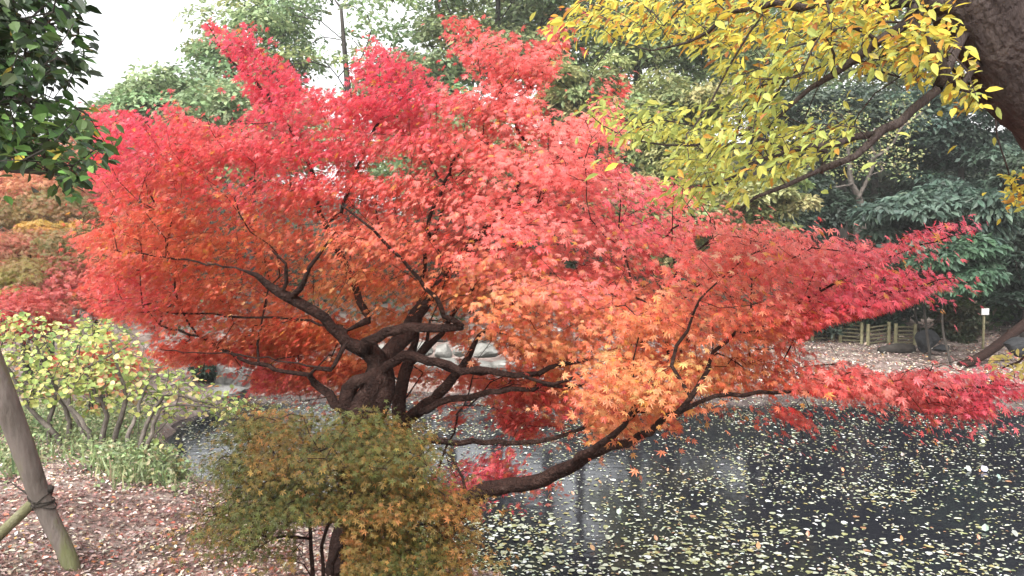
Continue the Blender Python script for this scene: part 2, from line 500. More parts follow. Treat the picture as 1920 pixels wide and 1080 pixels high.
def forest_tree(name, label, cat, px, py, wpx, hpx, depth, palette, seed, nclump=34, nleaf=7000, leaf=.13, flat=.62, rc=.30, template=CARD, bark='dark_bark',
                lean=0.0, group=None, trunk_r=.16, hollow=.45, droop=0.0, mat='forest_leaf', deep=.8, base_dx=0.0, gain=1.55):
    rng = np.random.default_rng(seed)
    c = unproj(px, py, depth); rx = wpx / 2 / FPX * depth; rz = hpx / 2 / FPX * depth; ry = max(rx * deep, .8)
    nclump = int(nclump * 1.35); nleaf = int(nleaf * 1.45)
    u = norm(rng.normal(size=(nclump, 3))) * (rng.uniform(hollow, 1, (nclump, 1)))
    cl = c + u * np.array([rx, ry, rz]) * .82
    rcl = rc * min(rx, rz * 1.6) * rng.uniform(.65, 1.3, nclump)
    k = rng.choice(nclump, nleaf, p=(rcl ** 2) / (rcl ** 2).sum())
    v = norm(rng.normal(size=(nleaf, 3))) * rng.uniform(.55, 1.08, (nleaf, 1)) ** .7
    v[:, 2] = np.where(v[:, 2] < -.35, -v[:, 2] * .6, v[:, 2])
    P = cl[k] + v * rcl[k][:, None] * np.array([1, 1, flat])
    N = v * .6 + np.array([0, 0, .7]) + rng.normal(0, .45, (nleaf, 3))
    A = v * .8 + np.array([0, 0, -.25 - droop]) + rng.normal(0, .5, (nleaf, 3))
    base_col = pick(rng, palette, nclump, .16)
    cols = base_col[k] * .65 + pick(rng, palette, nleaf, .25) * .35
    S = leaf * gain * rng.uniform(.6, 1.3, nleaf)
    bx, by = c[0] + base_dx, c[1]
    bz = gz(bx, by) - .1
    sk = Skel(seed)
    top = c + np.array([0, 0, rz * .35])
    mid = np.array([bx * .6 + c[0] * .4 + rng.normal(0, .15), by, bz + (c[2] - bz) * .55])
    H = max(top[2] - bz, .5)
    sk.limb([(bx, by, bz), mid, top], [trunk_r, trunk_r * .75, trunk_r * .25], step=H / 10, wob=.01 * H / 4)
    sk.grow(cl - np.array([0, 0, .2]) * rcl[:, None], step=max(.25, rx / 6), r0=trunk_r * .09, bend=.1, wob=.03, far=.35, up=.1)
    return make_tree(name, label, cat, (bx, by, bz), sk, (P, N, A, S, cols, template), M[bark], M[mat], group)

# palettes (own colours of the leaves)
PALE_OLIVE = [((.21, .29, .14), 3), ((.28, .35, .17), 2), ((.14, .21, .095), 2), ((.32, .30, .13), .8)]
MID_GREEN = [((.16, .215, .095), 3), ((.23, .275, .115), 2), ((.105, .15, .065), 2), ((.27, .26, .10), .8)]
YELLOW_GREEN = [((.28, .30, .12), 3), ((.19, .24, .10), 3), ((.36, .31, .14), 1.5), ((.11, .15, .06), 1)]
DARK_GREEN = [((.020, .034, .022), 3), ((.036, .058, .038), 3), ((.065, .09, .06), 1.5)]
BLUE_GREEN = [((.04, .070, .052), 3), ((.068, .108, .08), 3), ((.11, .155, .12), 1.5)]
EVERGREEN = [((.025, .05, .016), 4), ((.05, .10, .028), 3), ((.09, .17, .045), 1.4)]

BG = "trees on the far hillside"
ft = forest_tree
# ---- left half of the far hillside
ft("deciduous_tree", "pale olive rounded tree on the far hillside, below the open white sky", "tree", 330, 215, 330, 200, 27, PALE_OLIVE, 11, 40, 9000, .14, group=BG)
ft("deciduous_tree", "tall pale green tree with thin dark limbs rising behind the maple's leftmost spire", "tree", 470, 90, 300, 340, 29, PALE_OLIVE, 12, 34, 6000, .15, group=BG, trunk_r=.2)
ft("deciduous_tree", "sparse leggy tree with bare dark limbs against a gap of white sky", "tree", 640, 90, 320, 420, 27, PALE_OLIVE, 13, 24, 2000, .13, group=BG, trunk_r=.2, rc=.24, hollow=.7)
ft("deciduous_tree", "grey green tree standing between the two red spires of the maple", "tree", 790, 210, 290, 300, 30, PALE_OLIVE, 14, 40, 9000, .15, group=BG)
ft("deciduous_tree", "tall deep green tree whose dark limbs show above the maple's central spire", "tree", 930, 20, 400, 420, 31, MID_GREEN, 15, 44, 11000, .15, group=BG, trunk_r=.24)
ft("deciduous_tree", "low green tree half hidden behind the red maple's central spire", "tree", 840, 320, 500, 300, 25, MID_GREEN, 16, 40, 8000, .14, group=BG)
ft("deciduous_tree", "low grey green tree showing over the maple's left shoulder", "tree", 470, 260, 460, 250, 24, PALE_OLIVE, 17, 40, 8000, .13, group=BG)
ft("deciduous_tree", "small olive tree at the foot of the white sky beside the dark evergreen bough", "tree", 205, 250, 190, 170, 31, MID_GREEN, 18, 26, 4500, .14, group=BG)
# ---- middle
ft("deciduous_tree", "pale yellow green mounded tree between the central spire and the yellow boughs", "tree", 1090, 190, 230, 230, 24, YELLOW_GREEN, 21, 36, 8000, .12, group=BG)
ft("deciduous_tree", "yellow green mounded tree seen just below the hanging yellow boughs", "tree", 1270, 240, 290, 260, 23, YELLOW_GREEN, 22, 40, 9000, .12, group=BG)
ft("deciduous_tree", "tall dark limbed tree seen through the yellow leaves at the picture's top", "tree", 1200, 40, 400, 440, 30, MID_GREEN, 23, 40, 9000, .15, group=BG, trunk_r=.24)
ft("deciduous_tree", "airy pale tree letting white sky through behind the yellow boughs", "tree", 1420, 80, 420, 420, 31, PALE_OLIVE, 24, 40, 7500, .14, group=BG, trunk_r=.22)
ft("deciduous_tree", "small bright green tree under the lowest tip of the yellow bough", "tree", 1440, 380, 170, 150, 20, YELLOW_GREEN, 25, 26, 4200, .10, group=BG, trunk_r=.08)
ft("deciduous_tree", "low olive tree filling the gap right of the maple's crown", "tree", 1250, 400, 360, 260, 22, YELLOW_GREEN, 26, 34, 6500, .11, group=BG, trunk_r=.1)
ft("deciduous_tree", "distant dense tree behind the airy pale tree at the picture's top", "tree", 1420, 60, 620, 420, 44, MID_GREEN, 27, 44, 9000, .22, group=BG, trunk_r=.3)
ft("deciduous_tree", "distant deep green tree rising far behind the maple's central spire", "tree", 1030, 0, 520, 420, 45, MID_GREEN, 28, 44, 9000, .22, group=BG, trunk_r=.3)
# ---- right: dark evergreens
EV = "dark evergreens on the right of the far bank"
ft("evergreen_tree", "thin crowned dark evergreen letting flecks of sky through above the bent trunk", "evergreen", 1590, 240, 300, 240, 27, DARK_GREEN + [((.10, .13, .09), 1)], 31, 36, 6500, .13, group=EV)
ft("evergreen_tree", "dark blue green evergreen left of the grey bent trunk", "evergreen", 1500, 430, 210, 230, 23, DARK_GREEN, 32, 36, 7500, .11, group=EV)
ft("evergreen_tree", "tall dark evergreen behind the big brown trunk", "evergreen", 1800, 250, 320, 300, 26, BLUE_GREEN, 33, 44, 11000, .12, group=EV, flat=.45)
ft("evergreen_tree", "evergreen with long pale drooping leaves in tiers beyond the maple's upper red arm", "evergreen", 1750, 420, 330, 190, 20, BLUE_GREEN + [((.14, .19, .14), 1.5)], 34, 34, 8000, .15, group=EV, flat=.35, trunk_r=.035, droop=.6, template=LANCE)
ft("evergreen_tree", "dark green low evergreen whose leaves hang under the maple's red arms", "evergreen", 1790, 500, 200, 130, 19, [((.05, .10, .055), 3), ((.09, .15, .09), 2)], 35, 20, 4500, .13, group=EV, flat=.4, droop=.6, template=LANCE, trunk_r=.03)
ft("evergreen_tree", "black green evergreen filling the shade at the picture's right edge", "evergreen", 1930, 430, 240, 420, 22, DARK_GREEN, 36, 40, 8500, .12, group=EV)
ft("evergreen_tree", "tall shadowy evergreen standing deep in the wood behind the bent trunk", "evergreen", 1640, 330, 420, 420, 33, DARK_GREEN, 37, 44, 9000, .17, group=EV, trunk_r=.2)
ft("evergreen_tree", "high evergreen beyond the yellow leaves at the top right corner", "evergreen", 1720, 60, 480, 340, 36, MID_GREEN, 38, 40, 7500, .18, group=EV, trunk_r=.25)
SH = "shrubs at the foot of the far hillside"
ft("shrub", "dark leafy shrub hanging over the low bamboo fence", "shrub", 1640, 578, 190, 70, 23.6, DARK_GREEN, 41, 24, 4200, .10, group=SH, trunk_r=.04)
ft("shrub", "mixed brown green shrub beside the dark boulder past the fence", "shrub", 1792, 600, 110, 150, 22.5, [((.04, .06, .025), 3), ((.09, .085, .04), 2), ((.12, .08, .05), 1)], 42, 26, 5000, .08, group=SH, trunk_r=.04)
ft("shrub", "fresh green shrub behind the small white sign", "shrub", 1880, 560, 200, 150, 24.2, [((.035, .08, .025), 3), ((.07, .13, .04), 2), ((.02, .04, .015), 2)], 43, 30, 6000, .09, group=SH, trunk_r=.04)
ft("shrub", "olive shrub on the slope above the white sign", "shrub", 1740, 535, 230, 100, 22, [((.05, .075, .02), 3), ((.09, .11, .03), 1), ((.02, .03, .012), 2)], 44, 28, 5500, .09, group=SH, trunk_r=.04)
ft("shrub", "low dark shrub behind the left end of the bamboo fence", "shrub", 1540, 585, 170, 110, 22.5, DARK_GREEN, 45, 26, 4200, .10, group=SH, trunk_r=.04)

# ------------------------------------------------------------------ colourful maples on the left bank
LM = "small maples and shrubs on the left bank"
SALMON = [((.52, .16, .11), 3), ((.42, .13, .08), 2), ((.5, .26, .14), 1.5)]
RUSTGREEN = [((.24, .16, .06), 3), ((.32, .14, .075), 2), ((.18, .18, .06), 2)]
GOLD = [((.52, .30, .07), 3), ((.45, .35, .12), 2)]
LIME = [((.30, .30, .06), 3), ((.20, .22, .05), 2)]
CRIMSON = [((.50, .07, .07), 3), ((.38, .05, .05), 2), ((.50, .14, .08), 2)]
ROSE = [((.55, .13, .11), 3), ((.50, .08, .08), 2), ((.45, .2, .1), 2)]
mt = lambda *a, **k: ft(*a, template=STAR5, flat=.65, mat='maple_leaf', group=LM, trunk_r=k.pop('trunk_r', .05), gain=1.2, rc=.46, **k)
mt("maple_tree", "dusty salmon maple highest on the left bank, under the dark evergreen bough", "maple", 90, 345, 400, 170, 16, SALMON, 51, 26, 6500, .055)
mt("maple_tree", "rust and olive maple in low tiers below the salmon maple", "maple", 70, 410, 360, 120, 14.6, RUSTGREEN, 52, 22, 4500, .05)
mt("maple_tree", "golden yellow little maple on the left bank", "maple", 100, 436, 100, 46, 13.6, GOLD, 53, 14, 1800, .045)
mt("maple_tree", "pinkish maple with flat spreading tiers at the picture's left edge", "maple", 60, 485, 300, 120, 13, SALMON + RUSTGREEN[:1], 54, 22, 4800, .048)
mt("maple_tree", "brown olive maple with a visible dark trunk between red neighbours", "maple", 165, 490, 150, 140, 12.6, RUSTGREEN, 55, 18, 3200, .045, hollow=.6)
mt("maple_tree", "yellow lime bush tucked among the red maples of the left bank", "maple", 55, 540, 200, 110, 12, LIME + RUSTGREEN[:2], 56, 18, 3000, .045)
mt("maple_tree", "rose coloured maple overlapping the big maple's left edge", "maple", 190, 545, 260, 130, 12.2, ROSE, 57, 24, 5000, .048)
mt("maple_tree", "small crimson maple just above the yellow green shrubs", "maple", 50, 600, 220, 110, 11, CRIMSON + SALMON[:1], 58, 18, 3200, .045)
mt("maple_tree", "orange red seedling maple glowing through the yellow green shrubs", "maple", 180, 690, 150, 110, 10.4, [((.45, .12, .05), 3), ((.4, .06, .04), 2)], 59, 16, 2200, .04, trunk_r=.02)
ft("shrub", "dark green shrub at the water's edge beside the grey boulder", "shrub", 385, 692, 60, 44, 17.2, DARK_GREEN, 60, 14, 1500, .07, group=LM, trunk_r=.02)

# ------------------------------------------------------------------ the big red maple
R_ = np.array((.64, .085, .138)); RC = np.array((.64, .135, .12)); O_ = np.array((.62, .215, .08)); OY = np.array((.63, .25, .095)); RO = np.array((.62, .15, .095)); PK = np.array((.67, .17, .175))
MAPLE_COL = [((250, 250), R_), ((160, 300), R_), ((440, 100), R_), ((500, 180), R_), ((700, 130), R_), ((600, 300), R_), ((760, 200), R_), ((950, 110), RC), ((1000, 300), RC), ((1150, 250), RC), ((820, 330), RC),
             ((350, 430), RO), ((280, 480), O_), ((480, 470), O_), ((650, 470), RO), ((650, 560), OY), ((750, 480), RO), ((850, 560), O_), ((760, 560), O_), ((900, 600), O_), ((1000, 640), O_), ((1100, 600), O_), ((290, 492), RO), ((400, 450), O_), ((380, 510), O_), ((600, 540), OY), ((450, 630), O_), ((560, 670), RO), ((660, 510), OY), ((800, 610), OY), ((950, 540), O_), ((1050, 470), RC), ((1280, 480), RC), ((700, 400), RC), ((550, 420), RO), ((1450, 650), O_), ((1300, 650), OY), ((330, 540), RO), ((620, 650), O_), ((520, 620), RO), ((720, 540), OY), ((1080, 690), O_), ((900, 480), RC), ((1150, 790), OY),
             ((1230, 720), OY), ((1380, 690), O_), ((1350, 590), RO), ((1200, 620), O_), ((1450, 430), RC), ((1600, 560), R_), ((1820, 430), R_), ((1780, 520), R_), ((1540, 700), RC), ((1750, 740), RC),
             ((1850, 730), R_), ((1000, 430), PK), ((850, 430), RC), ((1200, 400), R_), ((1100, 540), PK), ((250, 545), R_), ((420, 570), RO), ((350, 650), RO), ((480, 710), R_), ((600, 720), RO), ((870, 710), RO),
             ((900, 880), R_), ((1490, 790), np.array((.6, .035, .04))), ((1000, 770), np.array((.52, .035, .05))), ((560, 640), O_), ((450, 350), R_), ((1500, 600), RC)]
MAPLE_NEAR = [((690, 640), 4.9), ((560, 560), 4.8), ((850, 640), 4.7), ((250, 400), 4.5), ((200, 600), 4.9), ((440, 100), 5.0), ((700, 130), 4.7), ((930, 100), 4.2), ((1100, 300), 3.5), ((1200, 700), 2.75),
              ((1000, 540), 3.2), ((1400, 500), 2.8), ((1600, 560), 3.0), ((1820, 430), 3.4), ((1780, 520), 3.3), ((1900, 720), 3.2), ((1540, 720), 2.8), ((900, 870), 4.4), ((1000, 770), 4.6), ((500, 700), 5.2), ((700, 450), 4.0), ((450, 300), 4.6), ((1490, 790), 4.3), ((850, 720), 5.0)]
MAPLE_FAR = [((690, 640), 6.4), ((250, 400), 6.6), ((200, 600), 6.4), ((440, 100), 5.8), ((700, 130), 5.8), ((930, 100), 5.2), ((1100, 300), 5.6), ((1200, 700), 4.3), ((1000, 540), 5.8), ((1400, 500), 4.8),
             ((1600, 560), 4.4), ((1820, 430), 3.9), ((1780, 520), 3.9), ((1900, 720), 3.9), ((1540, 720), 3.8), ((900, 870), 5.0), ((1000, 770), 5.4), ((500, 700), 6.5), ((700, 450), 6.4), ((450, 300), 6.4), ((1490, 790), 4.7), ((850, 720), 6.2)]
CROWN = [(150, 200), (230, 205), (300, 210), (325, 172), (345, 215), (420, 235), (455, 215), (480, 200), (440, 150), (450, 120), (415, 95), (370, 40), (385, 25), (430, 50), (480, 35), (478, 85), (535, 110), (560, 140),
         (570, 165), (640, 165), (668, 95), (700, 62), (725, 95), (770, 75), (765, 115), (830, 130), (835, 155), (880, 165), (905, 160), (870, 120), (835, 70), (825, 40), (885, 25), (905, 60), (960, 45), (985, 80), (1005, 60), (1075, 35), (1065, 75), (1045, 110), (1060, 95),
         (1035, 145), (1010, 200), (1030, 235), (1100, 215), (1105, 170), (1165, 125), (1182, 160), (1165, 215), (1180, 270), (1180, 330), (1260, 335), (1330, 385), (1390, 385), (1430, 395), (1490, 425), (1560, 420), (1530, 450),
         (1490, 485), (1560, 440), (1650, 465), (1720, 430), (1790, 415), (1845, 418), (1780, 450), (1700, 480), (1640, 505), (1740, 505), (1812, 525), (1740, 550), (1640, 600), (1560, 635), (1500, 640), (1545, 660), (1500, 668), (1540, 690),
         (1600, 678), (1650, 700), (1720, 690), (1800, 700), (1925, 695), (1925, 745), (1860, 745), (1865, 780), (1800, 775), (1720, 770), (1640, 745), (1560, 745), (1500, 735), (1400, 738), (1290, 755), (1370, 750), (1360, 765), (1275, 775), (1280, 810), (1230, 800),
         (1180, 835), (1100, 830), (1095, 790), (1020, 775), (930, 770), (900, 745), (830, 760), (790, 745), (740, 735), (640, 745), (560, 740), (470, 735), (475, 690), (400, 680), (330, 690), (270, 660), (290, 625), (170, 585),
         (130, 560), (170, 500), (130, 450), (200, 420), (165, 350)]
EXTRA = [[(1438, 775), (1450, 755), (1490, 768), (1520, 785), (1540, 815), (1500, 805), (1470, 785)], [(800, 895), (870, 860), (925, 845), (960, 838), (985, 880), (1025, 915), (980, 920), (920, 915), (880, 930), (815, 915)],
         [(830, 785), (850, 770), (875, 790), (850, 800)], [(925, 770), (1000, 745), (1070, 775), (1050, 800), (980, 795), (950, 810)], [(950, 810), (1000, 800), (1010, 820), (970, 825)]]
HOLES = [[(696, 643), (722, 643), (722, 664), (696, 664)], [(775, 640), (840, 635), (860, 665), (840, 690), (775, 680)], [(715, 700), (742, 695), (745, 735), (715, 735)], [(880, 630), (925, 640), (955, 690), (900, 690)],
         [(690, 313), (735, 310), (738, 328), (695, 330)], [(1052, 485), (1085, 487), (1082, 505), (1055, 502)], [(1240, 478), (1270, 480), (1268, 498), (1243, 497)], [(1300, 440), (1335, 440), (1330, 475), (1305, 470)], 
         [(1225, 262), (1290, 280), (1260, 330), (1215, 320)],
         [(1522, 618), (1560, 604), (1640, 588), (1740, 565), (1740, 690), (1652, 700), (1600, 678), (1530, 676), (1548, 660), (1505, 652)]]
# keep the trunk and the big limbs readable: nothing in front of them
CLEAR = [[(655, 690), (730, 690), (735, 640), (770, 600), (800, 580), (885, 590), (885, 625), (800, 640), (800, 660), (930, 690), (990, 700), (980, 725), (870, 760), (790, 800), (640, 800), (640, 740), (560, 710), (560, 690), (655, 730)],
         [(460, 490), (520, 520), (530, 480), (570, 490), (570, 540), (590, 470), (610, 470), (590, 540), (640, 570), (690, 640), (700, 690), (660, 670), (600, 610), (540, 575), (455, 520)]]

sk = Skel(7)
def D(pts, *d):
    """pixel polyline with depths interpolated along it -> world points"""
    pts = np.asarray(pts, float); dd = np.interp(np.linspace(0, 1, len(pts)), np.linspace(0, 1, len(d)), d)
    return unproj(pts[:, 0], pts[:, 1], dd)
tb = unproj(672, 1130, 4.55); tb[2] = gz(tb[0], tb[1]) - .08
tbase = np.vstack([tb, unproj(676, 960, 4.52)])
sk.limb(np.vstack([tb + np.array([-.02, 0, 0]), D([(672, 960), (676, 850), (680, 780)], 4.52), D([(703, 735), (712, 700), (706, 672), (690, 655)], 4.5)]), [.16, .125, .115, .10, .075, .062, .055, .05])
sk.limb(D([(690, 660), (652, 642), (622, 610), (594, 587), (546, 560), (505, 538), (480, 515), (458, 508)], 4.5, 4.35), [.045, .034, .031, .029, .028, .022, .014, .007])
sk.limb(D([(705, 690), (738, 655), (765, 625), (782, 590), (830, 525), (890, 455), (935, 410), (1000, 370), (1090, 310)], 4.55, 4.75, 4.9), [.055, .052, .048, .042, .036, .032, .026, .018, .01])
sk.limb(D([(688, 655), (686, 640), (711, 631), (742, 620), (778, 614), (820, 618), (867, 613)], 4.45, 4.2), [.034, .03, .028, .027, .026, .022, .018])
sk.limb(D([(867, 613), (833, 590), (813, 555), (770, 500), (700, 430), (640, 385)], 4.2, 4.0), [.016, .014, .012, .009, .007, .004])
sk.limb(D([(867, 613), (910, 602), (960, 592), (1040, 575), (1110, 555)], 4.2, 3.7), [.015, .013, .010, .007, .004])
sk.limb(D([(724, 686), (758, 668), (789, 671), (822, 681), (867, 693), (920, 696), (985, 706), (1060, 682), (1150, 660), (1240, 620)], 4.45, 4.2, 3.7), [.024, .024, .023, .022, .019, .017, .014, .011, .008, .005])
sk.limb(D([(800, 676), (840, 695), (880, 700), (920, 698)], 4.4, 4.2), [.013, .013, .012, .009])
sk.limb(D([(985, 706), (1040, 720), (1100, 700), (1180, 690)], 3.9, 3.3), [.010, .008, .006, .004])
# the stub with the hollow
sk.limb(D([(668, 790), (652, 760), (652, 732), (668, 716), (690, 708), (706, 702)], 4.5, 4.47), [.06, .05, .042, .036, .036, .03])
sk.limb(D([(690, 800), (688, 750), (690, 715), (700, 690)], 4.64, 4.62), [.05, .045, .04, .035])
sk.limb(D([(715, 770), (722, 735), (722, 700), (718, 680)], 4.5, 4.52), [.06, .052, .045, .035])
# second and third stems
tb2 = unproj(745, 1010, 4.9); tb2[2] = gz(tb2[0], tb2[1]) - .08
sk.limb(np.vstack([tb2, D([(742, 900), (748, 800), (751, 753), (757, 715), (764, 682), (775, 652), (784, 612), (790, 560), (800, 480), (850, 340)], 4.9, 5.0, 5.1)]), [.075, .06, .046, .042, .038, .034, .022, .018, .015, .012, .006], attach=False)
sk.limb(D([(766, 680), (793, 660), (812, 640), (830, 622), (870, 560), (960, 470), (1033, 340), (1090, 267)], 4.98, 4.9, 4.6), [.028, .024, .02, .016, .012, .01, .007, .003])
sk.limb(D([(780, 672), (800, 640), (806, 600)], 5.0, 5.1), [.014, .012, .008])
sk.limb(D([(752, 850), (765, 790), (784, 771), (812, 748), (833, 724), (867, 693), (880, 665), (900, 630), (960, 590)], 4.9, 4.7, 4.5), [.045, .04, .034, .032, .030, .024, .018, .012, .006])
sk.limb(D([(784, 774), (800, 768), (844, 751), (920, 736), (1000, 728), (1080, 725), (1180, 735)], 4.7, 4.5, 4.0), [.022, .021, .020, .016, .012, .008, .004])
sk.limb(D([(660, 800), (650, 776), (629, 754), (602, 728), (580, 703)], 4.5, 4.7), [.036, .03, .026, .022, .018])
sk.limb(D([(580, 703), (530, 695), (470, 680), (420, 658), (370, 630), (300, 610)], 4.7, 5.2), [.014, .013, .011, .009, .006, .003])
sk.limb(D([(580, 703), (590, 690), (620, 690), (640, 655)], 4.6, 4.5), [.010, .009, .008, .006])
sk.limb(D([(650, 642), (630, 680), (620, 694)], 4.45, 4.4), [.013, .011, .009])
sk.limb(D([(620, 690), (590, 688), (540, 680), (480, 668), (380, 660), (300, 655)], 4.4, 4.9), [.006, .006, .005, .005, .004, .003])
sk.limb(D([(548, 556), (562, 540), (572, 525), (583, 504), (598, 478)], 4.4, 4.3), [.018, .016, .014, .012, .009])
sk.limb(D([(528, 549), (536, 530), (535, 510), (530, 493), (510, 470)], 4.4, 4.3), [.014, .012, .011, .008, .004])
sk.limb(D([(458, 508), (420, 500), (350, 490), (290, 480), (220, 470)], 4.4, 4.7), [.006, .005, .005, .004, .003])
sk.limb(D([(650, 620), (560, 600), (440, 592), (330, 587), (260, 585)], 4.8, 5.2), [.008, .008, .007, .006, .004])
sk.limb(D([(690, 600), (668, 550), (650, 500), (600, 400), (573, 290), (500, 177), (423, 100), (388, 45)], 4.8, 5.1, 5.4), [.024, .022, .019, .015, .012, .009, .006, .003], attach=True)
# low right limb over the water
lb = unproj(800, 1150, 4.0); lb[2] = gz(lb[0], lb[1]) - .05
sk.limb(np.vstack([lb, D([(835, 1000), (880, 942), (930, 915), (1000, 905), (1060, 880), (1120, 845), (1200, 815), (1250, 788), (1300, 740), (1330, 690)], 4.0, 3.6, 3.0)]), [.06, .05, .042, .038, .034, .028, .022, .016, .011, .007, .004], attach=False)
sk.limb(D([(1050, 885), (1090, 855), (1120, 835), (1165, 795), (1190, 760)], 3.6, 3.2), [.02, .018, .015, .011, .007])
sk.limb(D([(745, 850), (780, 832), (830, 828), (950, 828), (1050, 820), (1120, 792), (1160, 770)], 4.8, 4.3, 4.0), [.022, .02, .017, .014, .011, .007, .004])
sk.limb(D([(880, 940), (860, 880), (840, 850), (820, 840)], 4.1, 4.5), [.010, .007, .006, .004])
# right hand boughs
sk.limb(D([(1155, 520), (1190, 488), (1215, 463), (1235, 455), (1228, 410), (1200, 390)], 4.2, 4.0), [.014, .013, .012, .009, .006, .003])
sk.limb(D([(1235, 455), (1262, 430), (1300, 410)], 4.0, 3.8), [.007, .005, .003])
sk.limb(D([(1296, 745), (1262, 690), (1272, 650), (1300, 590), (1330, 545), (1400, 480)], 2.9, 3.0), [.009, .008, .007, .005, .003, .002])
sk.limb(D([(1318, 712), (1360, 640), (1440, 610), (1480, 580), (1560, 530), (1700, 470), (1830, 425)], 3.2, 3.5), [.008, .007, .006, .005, .004, .002])
sk.limb(D([(1440, 610), (1560, 580), (1680, 545), (1790, 522)], 3.3, 3.5), [.008, .006, .004, .002])
sk.limb(D([(1270, 775), (1340, 742), (1480, 735), (1600, 725), (1750, 730), (1900, 720)], 2.9, 3.2, 3.6), [.009, .008, .006, .005, .004, .003])
# spires
sk.limb(D([(935, 410), (973, 345), (990, 290), (970, 247), (968, 213), (947, 167), (913, 113), (880, 60)], 4.9, 4.7), [.014, .012, .010, .009, .007, .005, .004, .002])
sk.limb(D([(968, 213), (983, 180), (1023, 127), (1050, 80)], 4.7, 4.6), [.007, .006, .004, .002])
sk.limb(D([(800, 430), (833, 347), (857, 293), (907, 250)], 4.6, 4.5), [.012, .010, .007, .003])
sk.limb(D([(833, 347), (800, 293), (770, 250)], 4.6, 4.8), [.008, .006, .003])
sk.limb(D([(640, 400), (690, 263), (750, 170), (720, 90)], 5.0, 5.2), [.012, .009, .006, .002])

rng = np.random.default_rng(77)
def sample_region(poly, n, dens=None):
    poly = np.asarray(poly, float); out = []
    lo, hi = poly.min(0), poly.max(0); got = 0
    while got < n:
        q = rng.uniform(lo, hi, (n * 3, 2)); q = q[in_poly(q[:, 0], q[:, 1], poly)]
        out.append(q); got += len(q)
    return np.vstack(out)[:n]

mp_ = np.array([p for p, _ in MAPLE_NEAR]); mn_ = np.array([v for _, v in MAPLE_NEAR])
fp_ = np.array([p for p, _ in MAPLE_FAR]); fn_ = np.array([v for _, v in MAPLE_FAR])
cp_ = np.array([p for p, _ in MAPLE_COL]); cv_ = np.array([v for _, v in MAPLE_COL])
NA = 3300
A2 = sample_region(CROWN, NA)
DENSE = [([(1540, 690), (1600, 680), (1650, 702), (1720, 692), (1925, 697), (1925, 745), (1860, 770), (1720, 768), (1560, 745)], 170), ([(1490, 490), (1560, 445), (1650, 468), (1840, 420), (1700, 478), (1640, 510), (1800, 525), (1640, 595), (1480, 620)], 130),
         ([(150, 210), (330, 215), (440, 240), (300, 480), (180, 560), (140, 450)], 120), ([(300, 640), (480, 600), (680, 600), (740, 690), (720, 740), (480, 732), (420, 680)], 400), ([(500, 590), (600, 590), (640, 640), (640, 690), (480, 690)], 90), ([(850, 650), (960, 640), (1100, 700), (1020, 770), (900, 745)], 110)]
A2 = np.vstack([A2] + [sample_region(e, k) for e, k in zip(EXTRA, (22, 70, 8, 34, 10))] + [sample_region(e, k) for e, k in DENSE])
for h in HOLES: A2 = A2[~in_poly(A2[:, 0], A2[:, 1], h)]
nr = idw(A2[:, 0], A2[:, 1], mp_, mn_)[:, 0]; fr = idw(A2[:, 0], A2[:, 1], fp_, fn_)[:, 0]
tt = rng.beta(1.0, 1.45, len(A2))
dep = nr + (fr - nr) * tt
anch = unproj(A2[:, 0], A2[:, 1], dep)
# level the twigs into loose horizontal tiers, as the tree grows
tier = .27
ph = .10 * np.sin(anch[:, 0] * 1.7) + .10 * np.sin(anch[:, 1] * 2.1 + 1)
zz = np.round((anch[:, 2] + ph) / tier) * tier - ph
anch[:, 2] = anch[:, 2] * .45 + zz * .55
tips = sk.grow(anch, step=.11, r0=.0011, bend=.14, wob=.035, far=.22, up=.02)
tdir = sk.dirs(tips)
K = 30
n = len(anch) * K
k = np.repeat(np.arange(len(anch)), K)
tcen = np.array([.15, 4.6, 0])
outw = norm(np.stack([anch[:, 0] - tcen[0], anch[:, 1] - tcen[1], np.zeros(len(anch))], 1))
td = norm(tdir * .5 + outw * .5)
along = rng.uniform(-.19, .11, n)
side = rng.normal(0, .085, n)
sdv = norm(np.cross(td, np.array([0, 0, 1.])))
P = anch[k] + td[k] * along[:, None] + sdv[k] * side[:, None]
P[:, 2] += rng.normal(0, .022, n) - .35 * np.abs(side) - .25 * np.abs(along)
px, py = proj(P)
ok = in_poly(px, py, CROWN)
for e in EXTRA: ok |= in_poly(px, py, e)
# leaves stray a little past the outline
stray = rng.random(n) < .15
ok |= stray
for h in HOLES: ok &= ~in_poly(px, py, h)
for c in CLEAR: ok &= ~(in_poly(px, py, c) & (P[:, 1] < 5.05))
for h in ([(1290, 735), (1560, 745), (1560, 760), (1290, 765)],): ok &= ~(in_poly(px, py, h) & (rng.random(n) < .75))
P, k, px, py = P[ok], k[ok], px[ok], py[ok]
n = len(P)
t_ = tt[k]
cols = idw(px + rng.normal(0, 45, n), py + rng.normal(0, 32, n), cp_, cv_, 2.6)
redder = np.clip((t_ - .6) * 1.8, 0, 1)[:, None] * .5
cols = cols * (1 - redder) + np.array((.64, .065, .09)) * redder
